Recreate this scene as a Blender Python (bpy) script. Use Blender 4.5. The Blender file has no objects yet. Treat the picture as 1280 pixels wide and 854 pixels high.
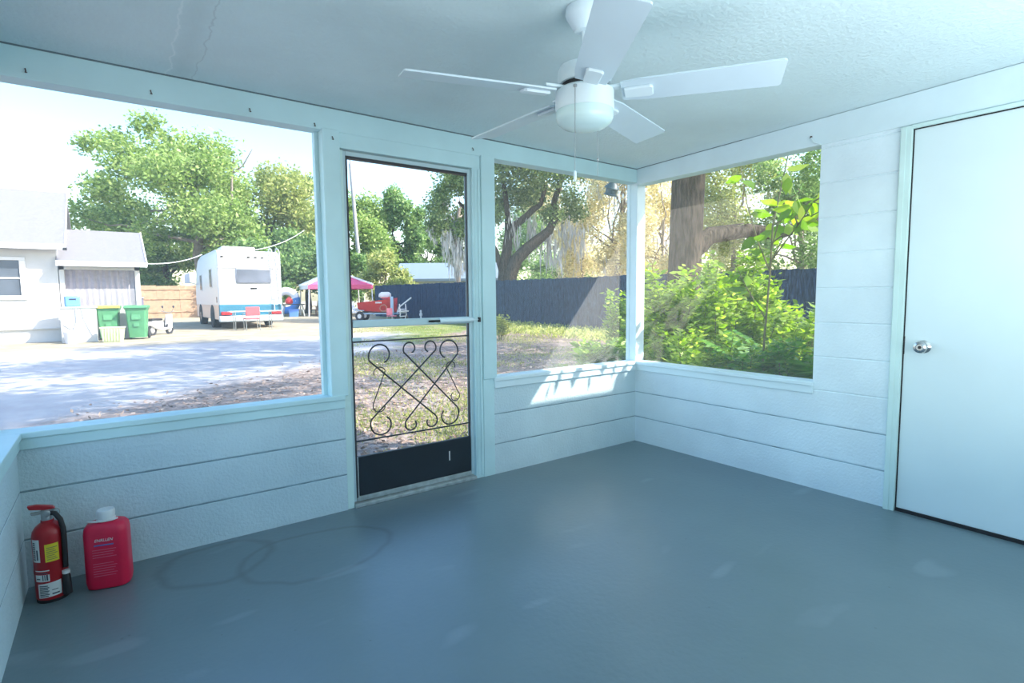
import bpy, math, random
import numpy as np
from mathutils import Vector, Matrix, Euler

random.seed(7)
RNG = np.random.default_rng(11)
PI = math.pi
COL = bpy.context.scene.collection
D2 = math.radians

# ------------------------------------------------------------------ frame of the yard (level axes of the view)
CX, CY, CZ = -3.432, -2.981, 1.204
YAW = math.radians(36.206)
RT = (math.cos(YAW), -math.sin(YAW))
FW = (math.sin(YAW), math.cos(YAW))

def gz(x, y):                       # the lawn rises very slightly away from the porch
    Z = (x - CX) * FW[0] + (y - CY) * FW[1]
    return -0.14 + 0.0055 * Z

def at(px, Z, z=None):
    """ground position Z metres out along the viewing direction, under picture column px"""
    s = (px - 640.0) / 682.3 * Z
    x = CX + s * RT[0] + Z * FW[0]
    y = CY + s * RT[1] + Z * FW[1]
    return Vector((x, y, gz(x, y) if z is None else z))

# ------------------------------------------------------------------ materials
def mat(name, col, rough=.6, var=.08, scale=6., bump=0., bscale=60., metal=0., spec=.5, col2=None, detail=4., emis=None, trans=0.):
    m = bpy.data.materials.new(name); m.use_nodes = True
    nt = m.node_tree; N = nt.nodes; L = nt.links
    b = N['Principled BSDF']
    b.inputs['Roughness'].default_value = rough
    b.inputs['Metallic'].default_value = metal
    b.inputs['Specular IOR Level'].default_value = spec
    tc = N.new('ShaderNodeTexCoord')
    n = N.new('ShaderNodeTexNoise'); n.inputs['Scale'].default_value = scale; n.inputs['Detail'].default_value = detail
    L.new(tc.outputs['Object'], n.inputs['Vector'])
    r = N.new('ShaderNodeValToRGB')
    c1 = [max(0, c * (1 - var)) for c in col]; c2 = [min(1, c * (1 + var)) for c in (col2 or col)]
    r.color_ramp.elements[0].position = .3; r.color_ramp.elements[1].position = .7
    r.color_ramp.elements[0].color = (*c1, 1); r.color_ramp.elements[1].color = (*c2, 1)
    L.new(n.outputs['Fac'], r.inputs['Fac']); L.new(r.outputs['Color'], b.inputs['Base Color'])
    if bump:
        n2 = N.new('ShaderNodeTexNoise'); n2.inputs['Scale'].default_value = bscale; n2.inputs['Detail'].default_value = 3
        L.new(tc.outputs['Object'], n2.inputs['Vector'])
        bp = N.new('ShaderNodeBump'); bp.inputs['Strength'].default_value = bump; bp.inputs['Distance'].default_value = .01
        L.new(n2.outputs['Fac'], bp.inputs['Height']); L.new(bp.outputs['Normal'], b.inputs['Normal'])
    if trans:
        b.inputs['Transmission Weight'].default_value = trans
    return m

def barkmat(name, c1, c2):
    m = mat(name, c1, .95, .3, 6.); nt = m.node_tree; N = nt.nodes; L = nt.links; b = N['Principled BSDF']
    b.inputs['Specular IOR Level'].default_value = .1
    tc = N.new('ShaderNodeTexCoord'); mp = N.new('ShaderNodeMapping'); mp.inputs['Scale'].default_value = (1, 1, .16); L.new(tc.outputs['Object'], mp.inputs['Vector'])
    n = N.new('ShaderNodeTexNoise'); n.inputs['Scale'].default_value = 24; n.inputs['Detail'].default_value = 5; n.inputs['Roughness'].default_value = .7; L.new(mp.outputs[0], n.inputs['Vector'])
    r = N.new('ShaderNodeValToRGB'); e = r.color_ramp.elements; e[0].position = .38; e[0].color = (*[c * .35 for c in c1], 1); e[1].position = .62; e[1].color = (*c2, 1)
    L.new(n.outputs['Fac'], r.inputs['Fac']); L.new(r.outputs['Color'], b.inputs['Base Color'])
    bp = N.new('ShaderNodeBump'); bp.inputs['Strength'].default_value = 1.; bp.inputs['Distance'].default_value = .04; L.new(n.outputs['Fac'], bp.inputs['Height']); L.new(bp.outputs[0], b.inputs['Normal'])
    return m

def leafmat(name, c1, c2, c3, tl=.45, rough=.5, scale=.9):
    m = bpy.data.materials.new(name); m.use_nodes = True
    nt = m.node_tree; N = nt.nodes; L = nt.links
    out = N['Material Output']; b = N['Principled BSDF']
    b.inputs['Roughness'].default_value = rough; b.inputs['Specular IOR Level'].default_value = .25
    at_ = N.new('ShaderNodeAttribute'); at_.attribute_name = 'tint'
    tc = N.new('ShaderNodeTexCoord')
    n = N.new('ShaderNodeTexNoise'); n.inputs['Scale'].default_value = scale; n.inputs['Detail'].default_value = 2
    L.new(tc.outputs['Object'], n.inputs['Vector'])
    ad = N.new('ShaderNodeMath'); ad.operation = 'MULTIPLY_ADD'
    L.new(at_.outputs['Fac'], ad.inputs[0]); ad.inputs[1].default_value = .65
    sc = N.new('ShaderNodeMath'); sc.operation = 'MULTIPLY_ADD'; sc.inputs[1].default_value = .9; sc.inputs[2].default_value = -.27
    L.new(n.outputs['Fac'], sc.inputs[0]); L.new(sc.outputs[0], ad.inputs[2])
    r = N.new('ShaderNodeValToRGB'); r.color_ramp.elements[0].color = (*c1, 1); r.color_ramp.elements[1].color = (*c3, 1)
    e = r.color_ramp.elements.new(.5); e.color = (*c2, 1)
    L.new(ad.outputs[0], r.inputs['Fac']); L.new(r.outputs['Color'], b.inputs['Base Color'])
    t = N.new('ShaderNodeBsdfTranslucent')
    hs = N.new('ShaderNodeHueSaturation'); hs.inputs['Saturation'].default_value = 1.15; hs.inputs['Value'].default_value = 1.35
    L.new(r.outputs['Color'], hs.inputs['Color']); L.new(hs.outputs['Color'], t.inputs['Color'])
    mx = N.new('ShaderNodeMixShader'); mx.inputs['Fac'].default_value = tl
    L.new(b.outputs[0], mx.inputs[1]); L.new(t.outputs[0], mx.inputs[2]); L.new(mx.outputs[0], out.inputs['Surface'])
    return m

def screenmat(name, cover=.2, col=(.75, .77, .8), tl=.5):
    """fine insect mesh: mostly open, the wires catch the light"""
    m = bpy.data.materials.new(name); m.use_nodes = True
    nt = m.node_tree; N = nt.nodes; L = nt.links
    out = N['Material Output']; N.remove(N['Principled BSDF'])
    tr = N.new('ShaderNodeBsdfTransparent')
    d = N.new('ShaderNodeBsdfDiffuse'); d.inputs['Color'].default_value = (*col, 1)
    t = N.new('ShaderNodeBsdfTranslucent'); t.inputs['Color'].default_value = (*col, 1)
    m1 = N.new('ShaderNodeMixShader'); m1.inputs['Fac'].default_value = tl
    L.new(d.outputs[0], m1.inputs[1]); L.new(t.outputs[0], m1.inputs[2])
    tc = N.new('ShaderNodeTexCoord'); n = N.new('ShaderNodeTexNoise'); n.inputs['Scale'].default_value = 1.5
    L.new(tc.outputs['Object'], n.inputs['Vector'])
    mr = N.new('ShaderNodeMapRange'); mr.inputs['To Min'].default_value = cover * .85; mr.inputs['To Max'].default_value = cover * 1.15
    L.new(n.outputs['Fac'], mr.inputs['Value'])
    m2 = N.new('ShaderNodeMixShader'); L.new(mr.outputs[0], m2.inputs['Fac'])
    L.new(tr.outputs[0], m2.inputs[1]); L.new(m1.outputs[0], m2.inputs[2]); L.new(m2.outputs[0], out.inputs['Surface'])
    return m

M = {}
M['wall'] = mat('painted_block_shaded', (.54, .685, .735), .55, .05, 2.5, .4, 70., col2=(.59, .73, .77))  # backlit walls: their shade is put into the paint colour
M['wallr'] = mat('painted_block_lit', (.70, .82, .87), .55, .05, 2.5, .35, 70., col2=(.74, .86, .90))  # same paint, lighter: window light on the right wall put into the colour
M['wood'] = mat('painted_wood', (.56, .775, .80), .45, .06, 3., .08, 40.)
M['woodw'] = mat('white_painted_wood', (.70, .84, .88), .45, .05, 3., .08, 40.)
M['ceiling'] = mat('textured_ceiling', (.66, .79, .81), .75, .06, 1.6, .5, 55.)
M['jambgreen'] = mat('mint_painted_casing', (.62, .80, .77), .5, .06, 4.)
M['fanwhite'] = mat('fan_white', (.72, .83, .87), .35, .02)
M['fanblade'] = mat('fan_blade_white', (.60, .72, .79), .35, .03, 5)
M['glass_dome'] = mat('frosted_glass_dome', (.62, .80, .80), .25, .03)
M['chrome'] = mat('brushed_nickel', (.62, .62, .62), .25, .05, metal=1.)
M['darkgap'] = mat('dark_shadow_gap', (.02, .022, .025), .9)
M['iron'] = mat('wrought_iron', (.035, .037, .042), .5, .1)
M['kick'] = mat('dark_painted_kick_panel', (.012, .02, .028), .4, .2, 5)
M['kickedge'] = mat('worn_aluminium', (.42, .48, .48), .45, .25, 20, metal=.3)
M['alu'] = mat('painted_aluminium', (.50, .65, .68), .4, .05)
M['red'] = mat('red_enamel', (.42, .012, .02), .3, .06)
M['redplastic'] = mat('pinkish_red_plastic', (.70, .012, .06), .38, .08, 10)
M['blackrubber'] = mat('black_rubber', (.015, .015, .018), .5)
M['label_white'] = mat('label_white', (.72, .74, .74), .5, .05)
M['label_yellow'] = mat('label_yellow', (.75, .62, .03), .5, .05)
M['ink'] = mat('label_ink', (.08, .09, .12), .6)
M['inkblue'] = mat('label_blue_ink', (.10, .18, .50), .5)
M['pinkprint'] = mat('faint_pink_print', (.72, .12, .20), .5)
M['steel'] = mat('dull_steel', (.40, .42, .43), .35, .08, metal=.9)
M['rust'] = mat('rusty_nail', (.09, .06, .05), .8)
M['scr'] = screenmat('insect_screen', .15, (.72, .74, .76), .3)
M['scrback'] = screenmat('insect_screen_back', .15, (.86, .88, .88), .0)
M['scrside'] = screenmat('insect_screen_sunny_corner', .13, (.90, .87, .82), .5)
M['white'] = mat('white_gelcoat', (.68, .68, .69), .35, .03)
M['siding'] = mat('white_stucco', (.56, .56, .555), .8, .03)
M['shingle'] = mat('grey_shingle', (.205, .205, .225), .9, .12, 14, .4, 30)
M['glassdark'] = mat('window_glass', (.09, .11, .14), .25, .3, 1.5, spec=.3)
M['curtain'] = mat('mauve_curtain_cloth', (.34, .31, .35), .9, .12, 9)
M['bingreen'] = mat('green_bin_plastic', (.075, .26, .12), .5, .08)
M['binlid'] = mat('dark_green_lid', (.10, .30, .15), .5, .08)
M['yellow'] = mat('yellow_lid_edge', (.85, .60, .10), .5)
M['cream'] = mat('cream_plastic', (.62, .66, .42), .6)
M['blue'] = mat('blue_plastic', (.12, .28, .75), .45)
M['tanwood'] = mat('tan_fence_wood', (.42, .27, .17), .8, .15, 5)
M['navy'] = None
M['teal'] = mat('teal_stripe', (.035, .17, .26), .35, .1)
M['skirt'] = mat('panel_ground_reflection', (.60, .48, .42), .35, .08)  # pinkish reflection of the ground put into the panel colour
M['tailred'] = mat('tail_light_red', (.60, .03, .04), .25)
M['tyre'] = mat('tyre_black', (.03, .03, .035), .8)
M['tentpink'] = mat('pink_canopy_cloth', (.70, .10, .22), .7, .06)
M['tentwhite'] = mat('white_canopy_cloth', (.80, .80, .86), .7, .04)
M['hullred'] = mat('red_hull', (.50, .035, .035), .45, .12)
M['trailerblue'] = mat('pale_blue_metal', (.35, .48, .62), .45)
M['poleg'] = mat('weathered_grey_pole', (.36, .36, .38), .9, .15, 8)
M['bark'] = barkmat('oak_bark', (.066, .052, .040), (.125, .100, .078))
M['navy'] = barkmat('dark_navy_fence_boards', (.022, .05, .105), (.05, .095, .17))
M['barkl'] = mat('light_bark', (.27, .23, .20), .95, .3, 5, .8, 14)
M['stem'] = mat('green_brown_stem', (.17, .16, .08), .8, .2, 20)
M['pipe'] = mat('grey_pipe', (.5, .5, .5), .6)
M['metalroof'] = mat('white_metal_roof', (.19, .25, .31), .6, .04)
M['creamwall'] = mat('cream_wall', (.72, .70, .62), .8)
M['wire'] = mat('pale_cable', (.6, .62, .64), .6)
M['redcloth'] = mat('faded_red_seat', (.62, .10, .12), .7)
M['moss'] = leafmat('spanish_moss', (.36, .35, .33), (.56, .54, .51), (.74, .72, .68), .3)
M['leafA'] = leafmat('leaf_bright', (.09, .16, .05), (.26, .38, .11), (.56, .64, .28))
M['leafB'] = leafmat('leaf_mid', (.06, .13, .05), (.19, .31, .11), (.46, .58, .25))
M['leafC'] = leafmat('leaf_yellowgreen', (.13, .18, .06), (.36, .42, .14), (.66, .64, .30))
M['leafD'] = leafmat('leaf_tan', (.34, .31, .17), (.68, .62, .38), (.92, .87, .62), .5)
M['leafO'] = leafmat('leaf_oak', (.05, .09, .04), (.17, .25, .095), (.42, .50, .22))
M['leafN'] = leafmat('leaf_bush_near', (.05, .12, .015), (.24, .39, .05), (.60, .70, .20), .5, .4, 2.5)
M['leafS'] = leafmat('leaf_sapling', (.06, .16, .02), (.22, .40, .05), (.60, .66, .12), .55, .4, 2.)
M['fern'] = leafmat('fern_green', (.03, .11, .02), (.09, .27, .04), (.24, .46, .09), .4, .45, 3.)
M['grass'] = leafmat('grass_blades', (.12, .15, .04), (.30, .34, .10), (.62, .60, .22), .35, .6, .5)
M['weed'] = leafmat('weed_leaf', (.18, .22, .05), (.42, .46, .14), (.76, .74, .34), .45, .5, 1.)
M['litter'] = leafmat('dry_leaf', (.16, .10, .07), (.36, .26, .20), (.62, .50, .40), .15, .8, 3.)

# ------------------------------------------------------------------ mesh builder
class MB:
    def __init__(s): s.v = []; s.f = []; s.m = []
    def add(s, verts, faces, mi=0):
        o = len(s.v); s.v += [tuple(p) for p in verts]
        s.f += [tuple(i + o for i in f) for f in faces]; s.m += [mi] * len(faces); return s
    def box(s, x0, x1, y0, y1, z0, z1, mi=0, mtx=None):
        vs = [Vector(p) for p in ((x0, y0, z0), (x1, y0, z0), (x1, y1, z0), (x0, y1, z0), (x0, y0, z1), (x1, y0, z1), (x1, y1, z1), (x0, y1, z1))]
        if mtx is not None: vs = [mtx @ p for p in vs]
        return s.add(vs, [(3, 2, 1, 0), (4, 5, 6, 7), (0, 1, 5, 4), (1, 2, 6, 5), (2, 3, 7, 6), (3, 0, 4, 7)], mi)
    def prism(s, poly, axis, a0, a1, mi=0):
        """poly: list of 2-D points; axis: extrusion axis; the two other axes keep their order"""
        def P(p, a):
            return {'x': (a, p[0], p[1]), 'y': (p[0], a, p[1]), 'z': (p[0], p[1], a)}[axis]
        n = len(poly); vs = [P(p, a0) for p in poly] + [P(p, a1) for p in poly]
        fs = [tuple(range(n - 1, -1, -1)), tuple(range(n, 2 * n))] + [(i, (i + 1) % n, n + (i + 1) % n, n + i) for i in range(n)]
        return s.add(vs, fs, mi)
    def lathe(s, prof, n=32, c=(0, 0, 0), mi=0, cap=True, mtx=None):
        vs = []; fs = []
        for (r, z) in prof:
            for k in range(n):
                a = 2 * PI * k / n; p = Vector((r * math.cos(a), r * math.sin(a), z))
                if mtx is not None: p = mtx @ p
                vs.append((p[0] + c[0], p[1] + c[1], p[2] + c[2]))
        for i in range(len(prof) - 1):
            for k in range(n):
                k2 = (k + 1) % n; fs.append((i * n + k, i * n + k2, (i + 1) * n + k2, (i + 1) * n + k))
        if cap:
            fs.append(tuple(range(n - 1, -1, -1))); fs.append(tuple((len(prof) - 1) * n + k for k in range(n)))
        return s.add(vs, fs, mi)
    def tube(s, pts, r, n=8, mi=0, closed=False):
        pts = [Vector(p) for p in pts]; rs = r if isinstance(r, (list, tuple)) else [r] * len(pts)
        vs = []; fs = []; N = len(pts); up = None
        for i, p in enumerate(pts):
            if closed: d = pts[(i + 1) % N] - pts[i - 1]
            else: d = pts[min(i + 1, N - 1)] - pts[max(i - 1, 0)]
            d = d.normalized() if d.length > 1e-9 else Vector((0, 0, 1))
            if up is None:
                up = Vector((0, 0, 1)) if abs(d.z) < .9 else Vector((1, 0, 0))
            a = d.cross(up)
            if a.length < 1e-6: a = d.orthogonal()
            a.normalize(); b = a.cross(d).normalized(); up = b
            for k in range(n):
                t = 2 * PI * k / n; vs.append(p + rs[i] * (math.cos(t) * a + math.sin(t) * b))
        for i in range(N if closed else N - 1):
            j = (i + 1) % N
            for k in range(n):
                k2 = (k + 1) % n; fs.append((i * n + k, i * n + k2, j * n + k2, j * n + k))
        if not closed:
            fs.append(tuple(range(n - 1, -1, -1))); fs.append(tuple((N - 1) * n + k for k in range(n)))
        return s.add(vs, fs, mi)
    def loft(s, rings, mi=0, cap=True):
        n = len(rings[0]); vs = [p for r in rings for p in r]; fs = []
        for i in range(len(rings) - 1):
            for k in range(n):
                k2 = (k + 1) % n; fs.append((i * n + k, i * n + k2, (i + 1) * n + k2, (i + 1) * n + k))
        if cap: fs += [tuple(range(n - 1, -1, -1)), tuple((len(rings) - 1) * n + k for k in range(n))]
        return s.add(vs, fs, mi)
    def build(s, name, mats, parent=None, bevel=0, smooth=True, ang=40, loc=None, seg=2):
        me = bpy.data.meshes.new(name); me.from_pydata(s.v, [], s.f)
        if not isinstance(mats, (list, tuple)): mats = [mats]
        for m in mats: me.materials.append(m)
        if len(mats) > 1: me.polygons.foreach_set('material_index', s.m)
        import bmesh
        bm = bmesh.new(); bm.from_mesh(me); bmesh.ops.recalc_face_normals(bm, faces=bm.faces); bm.to_mesh(me); bm.free()
        if smooth:
            me.polygons.foreach_set('use_smooth', [True] * len(me.polygons)); me.set_sharp_from_angle(angle=D2(ang))
        o = bpy.data.objects.new(name, me); COL.objects.link(o)
        if parent is not None: o.parent = parent
        if loc is not None: o.location = loc
        if bevel:
            md = o.modifiers.new('bevel', 'BEVEL'); md.width = bevel; md.segments = seg; md.limit_method = 'ANGLE'; md.angle_limit = D2(50); md.harden_normals = False
        return o

def thing(name, label=None, cat=None, loc=(0, 0, 0), rz=0, group=None, kind=None, parent=None):
    o = bpy.data.objects.new(name, None); COL.objects.link(o); o.empty_display_size = .2
    o.location = loc; o.rotation_euler = (0, 0, rz)
    if parent: o.parent = parent
    return tag(o, label, cat, group, kind)

def tag(o, label=None, cat=None, group=None, kind=None):
    if label: o['label'] = label
    if cat: o['category'] = cat
    if group: o['group'] = group
    if kind: o['kind'] = kind
    return o

def copy_thing(o, label=None, loc=None, rz=None):
    c = o.copy(); COL.objects.link(c)
    for ch in list(o.children):
        d = ch.copy(); COL.objects.link(d); d.parent = c
        for g in ch.children:
            e = g.copy(); COL.objects.link(e); e.parent = d
    if label: c['label'] = label
    if loc is not None: c.location = loc
    if rz is not None: c.rotation_euler = (0, 0, rz)
    return c

def leafmesh(name, P, Dn, Wd, ln, wd, material, parent=None, shape=4, fold=0.):
    """many leaves in one mesh. P base points, Dn long directions, Wd width directions, ln/wd sizes"""
    n = len(P); ln = np.broadcast_to(ln, (n,))[:, None]; wd = np.broadcast_to(wd, (n,))[:, None]
    if shape == 4:
        prof = [(0, 0), (.5, .5), (1, 0), (.5, -.5)]
    elif shape == 3:
        prof = [(0, .5), (1, 0), (0, -.5)]
    else:
        prof = [(0, 0), (.25, .42), (.55, .5), (1, 0), (.55, -.5), (.25, -.42)]
    nrm = np.cross(Dn, Wd); V = []
    for (a, b) in prof:
        V.append(P + Dn * ln * a + Wd * wd * b + nrm * (abs(b) * fold * wd) - np.array([0, 0, 1]) * ln * (a * a) * fold * .3)
    k = len(prof); V = np.stack(V, 1).reshape(-1, 3)
    me = bpy.data.meshes.new(name)
    me.vertices.add(n * k); me.vertices.foreach_set('co', V.astype(np.float32).ravel())
    me.loops.add(n * k); me.loops.foreach_set('vertex_index', np.arange(n * k, dtype=np.int32))
    me.polygons.add(n); me.polygons.foreach_set('loop_start', (np.arange(n) * k).astype(np.int32))
    a = me.attributes.new('tint', 'FLOAT', 'FACE'); a.data.foreach_set('value', RNG.random(n).astype(np.float32))
    me.update(); me.validate(); me.materials.append(material)
    o = bpy.data.objects.new(name, me); COL.objects.link(o)
    if parent is not None: o.parent = parent
    return o

def rdir(n, zs=1.):
    v = RNG.normal(size=(n, 3)); v[:, 2] *= zs; return v / np.linalg.norm(v, axis=1)[:, None]

def perp(d):
    r = rdir(len(d)); w = np.cross(d, r); return w / (np.linalg.norm(w, axis=1)[:, None] + 1e-9)

def cloud(clumps, n, shell=.55):
    """points in a set of ellipsoid clumps (centre, (rx, ry, rz)), denser toward the skin"""
    vol = np.array([c[1][0] * c[1][1] * c[1][2] for c in clumps]) ** .7
    idx = RNG.choice(len(clumps), n, p=vol / vol.sum())
    ctr = np.array([c[0] for c in clumps])[idx]; rad = np.array([c[1] for c in clumps])[idx]
    r = shell + (1 - shell) * RNG.random(n); r *= (1 + .12 * RNG.normal(size=n))
    return ctr + rdir(n) * r[:, None] * rad

# ------------------------------------------------------------------ the porch shell
def hc(x, y): return 2.195 - .006 * x - .022 * y       # underside of the ceiling
S = 'structure'
GR = [.205, .41]
def groove_profile(z0, z1, lines, inner=0., outer=.1, g=.005):
    """outline of a block wall in section: (depth, z), mortar grooves on the inner side"""
    p = [(outer, z0), (inner, z0)]
    for z in lines: p += [(inner, z - .006), (inner + g * (1 if outer > inner else -1), z - .002), (inner + g * (1 if outer > inner else -1), z + .002), (inner, z + .006)]
    return p + [(inner, z1), (outer, z1)]

tag(MB().box(-4.1, .1, -4.4, .1, -.3, 0).build('floor', None or M['wall'], smooth=False), kind=S)
floor = bpy.data.objects['floor']

# floor paint
def floormat():
    m = bpy.data.materials.new('grey_floor_paint'); m.use_nodes = True
    nt = m.node_tree; N = nt.nodes; L = nt.links; b = N['Principled BSDF']
    tc = N.new('ShaderNodeTexCoord')
    n = N.new('ShaderNodeTexNoise'); n.inputs['Scale'].default_value = 1.3; n.inputs['Detail'].default_value = 6; n.inputs['Roughness'].default_value = .55
    L.new(tc.outputs['Object'], n.inputs['Vector'])
    r = N.new('ShaderNodeValToRGB'); e = r.color_ramp.elements
    e[0].position = .3; e[0].color = (.124, .184, .208, 1); e[1].position = .72; e[1].color = (.158, .224, .248, 1)
    L.new(n.outputs['Fac'], r.inputs['Fac'])
    # faint water rings
    def ring(cx, cy, rad, rx):
        mp = N.new('ShaderNodeMapping'); mp.inputs['Location'].default_value = (-cx, -cy / rx, 0); mp.inputs['Scale'].default_value = (1, 1 / rx, 0)
        nn = N.new('ShaderNodeTexNoise'); nn.inputs['Scale'].default_value = 3
        L.new(tc.outputs['Object'], nn.inputs['Vector'])
        va = N.new('ShaderNodeVectorMath'); va.operation = 'MULTIPLY_ADD'; va.inputs[1].default_value = (.16, .16, 0)
        L.new(nn.outputs['Color'], va.inputs[0]); L.new(tc.outputs['Object'], va.inputs[2])
        L.new(va.outputs[0], mp.inputs['Vector'])
        ln = N.new('ShaderNodeVectorMath'); ln.operation = 'LENGTH'; L.new(mp.outputs[0], ln.inputs[0])
        sb = N.new('ShaderNodeMath'); sb.operation = 'SUBTRACT'; sb.inputs[1].default_value = rad; L.new(ln.outputs['Value'], sb.inputs[0])
        ab = N.new('ShaderNodeMath'); ab.operation = 'ABSOLUTE'; L.new(sb.outputs[0], ab.inputs[0])
        mr = N.new('ShaderNodeMapRange'); mr.inputs['From Min'].default_value = .002; mr.inputs['From Max'].default_value = .03
        mr.inputs['To Min'].default_value = .55; mr.inputs['To Max'].default_value = 0; L.new(ab.outputs[0], mr.inputs['Value'])
        return mr
    last = r.outputs['Color']
    for a in ((-3.02, -.16, .24, .8), (-2.62, -.33, .34, .7)):
        mr = ring(*a); mx = N.new('ShaderNodeMix'); mx.data_type = 'RGBA'; mx.inputs['B'].default_value = (.09, .115, .12, 1)
        L.new(mr.outputs[0], mx.inputs['Factor']); L.new(last, mx.inputs['A']); last = mx.outputs['Result']
    # pale scuffs and dark specks
    n3 = N.new('ShaderNodeTexNoise'); n3.inputs['Scale'].default_value = 2.3; n3.inputs['Detail'].default_value = 1
    mp3 = N.new('ShaderNodeMapping'); mp3.inputs['Scale'].default_value = (.9, 2.2, 1); mp3.inputs['Rotation'].default_value = (0, 0, .5)
    L.new(tc.outputs['Object'], mp3.inputs['Vector']); L.new(mp3.outputs[0], n3.inputs['Vector'])
    m3 = N.new('ShaderNodeMapRange'); m3.inputs['From Min'].default_value = .68; m3.inputs['From Max'].default_value = .74; m3.inputs['To Max'].default_value = .35
    L.new(n3.outputs['Fac'], m3.inputs['Value'])
    mx = N.new('ShaderNodeMix'); mx.data_type = 'RGBA'; mx.inputs['B'].default_value = (.26, .33, .38, 1)
    L.new(m3.outputs[0], mx.inputs['Factor']); L.new(last, mx.inputs['A']); last = mx.outputs['Result']
    vo = N.new('ShaderNodeTexVoronoi'); vo.inputs['Scale'].default_value = 9; L.new(tc.outputs['Object'], vo.inputs['Vector'])
    m4 = N.new('ShaderNodeMapRange'); m4.inputs['From Min'].default_value = .03; m4.inputs['From Max'].default_value = .05; m4.inputs['To Min'].default_value = .5; m4.inputs['To Max'].default_value = 0
    L.new(vo.outputs['Distance'], m4.inputs['Value'])
    mx = N.new('ShaderNodeMix'); mx.data_type = 'RGBA'; mx.inputs['B'].default_value = (.08, .11, .13, 1)
    L.new(m4.outputs[0], mx.inputs['Factor']); L.new(last, mx.inputs['A']); last = mx.outputs['Result']
    L.new(last, b.inputs['Base Color'])
    b.inputs['Roughness'].default_value = .33; b.inputs['Specular IOR Level'].default_value = .75
    n5 = N.new('ShaderNodeTexNoise'); n5.inputs['Scale'].default_value = 40; L.new(tc.outputs['Object'], n5.inputs['Vector'])
    bp = N.new('ShaderNodeBump'); bp.inputs['Strength'].default_value = .08; bp.inputs['Distance'].default_value = .01
    L.new(n5.outputs['Fac'], bp.inputs['Height']); L.new(bp.outputs[0], b.inputs['Normal'])
    return m
floor.data.materials[0] = floormat()

# block walls
XL, XP1, XP2 = -3.78, -2.412, -1.40
def groove_lines(b, axis, a0, a1, lines, inner, sgn, xo=0.):
    for z in lines:
        lo, hi = sorted((inner + sgn * .0015, inner + sgn * .006))
        if axis == 'x': b.box(a0, a1, lo, hi, z - .0030, z + .0030, 1)
        else: b.box(lo, hi, a0, a1, z - .0030, z + .0030, 1)
M['mortar'] = mat('painted_mortar_line', (.27, .38, .43), .8, .3, 9)
bw = MB()
bw.prism(groove_profile(0, .64, GR), 'x', XL - .1, XP1)
bw.prism(groove_profile(0, .64, GR), 'x', XP2, .1)
groove_lines(bw, 'x', XL, XP1, GR, 0, 1); groove_lines(bw, 'x', XP2, 0, GR, 0, 1)
tag(bw.build('wall_back', [M['wall'], M['mortar']], smooth=False), kind=S)
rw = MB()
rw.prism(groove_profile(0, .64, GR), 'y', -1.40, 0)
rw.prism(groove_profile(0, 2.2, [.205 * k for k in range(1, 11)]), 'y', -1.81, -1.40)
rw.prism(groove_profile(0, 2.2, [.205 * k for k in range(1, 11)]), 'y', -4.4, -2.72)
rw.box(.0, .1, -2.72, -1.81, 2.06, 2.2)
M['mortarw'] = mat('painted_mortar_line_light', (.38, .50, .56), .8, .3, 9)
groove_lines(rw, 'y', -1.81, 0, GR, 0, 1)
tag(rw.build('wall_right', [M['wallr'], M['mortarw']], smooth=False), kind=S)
lw = MB()
lw.prism(groove_profile(0, .64, GR, XL, XL - .1), 'y', -4.4, 0)
groove_lines(lw, 'y', -4.3, 0, GR, XL, -1)
tag(lw.build('wall_left', [M['wall'], M['mortar']], smooth=False), kind=S)
tag(MB().box(XL - .1, .1, -4.4, -4.3, 0, 2.35).build('wall_behind', mat('dim_house_wall', (.42, .47, .50), .8), smooth=False), kind=S)

def slab(x0, x1, y0, y1, dz0, dz1):
    vs = [(x, y, hc(x, y) + d) for d in (dz0, dz1) for (x, y) in ((x0, y0), (x1, y0), (x1, y1), (x0, y1))]
    return MB().add(vs, [(3, 2, 1, 0), (4, 5, 6, 7), (0, 1, 5, 4), (1, 2, 6, 5), (2, 3, 7, 6), (3, 0, 4, 7)])
tag(slab(XL - .1, .1, -4.4, .1, 0, .03).build('ceiling', M['ceiling'], smooth=False), kind=S)
tag(slab(XL - .5, .415, -4.8, .40, .035, .14).build('trim_eave', M['woodw'], smooth=False), kind=S)
tag(MB().box(.12, 3.3, -4.8, -1.385, 2.10, 2.215).build('trim_storage_eave', M['woodw'], smooth=False), kind=S)
tag(MB().box(.1, 3.0, -4.6, -1.62, -.2, 2.10).build('wall_storage', M['siding'], smooth=False), kind=S)

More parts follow.
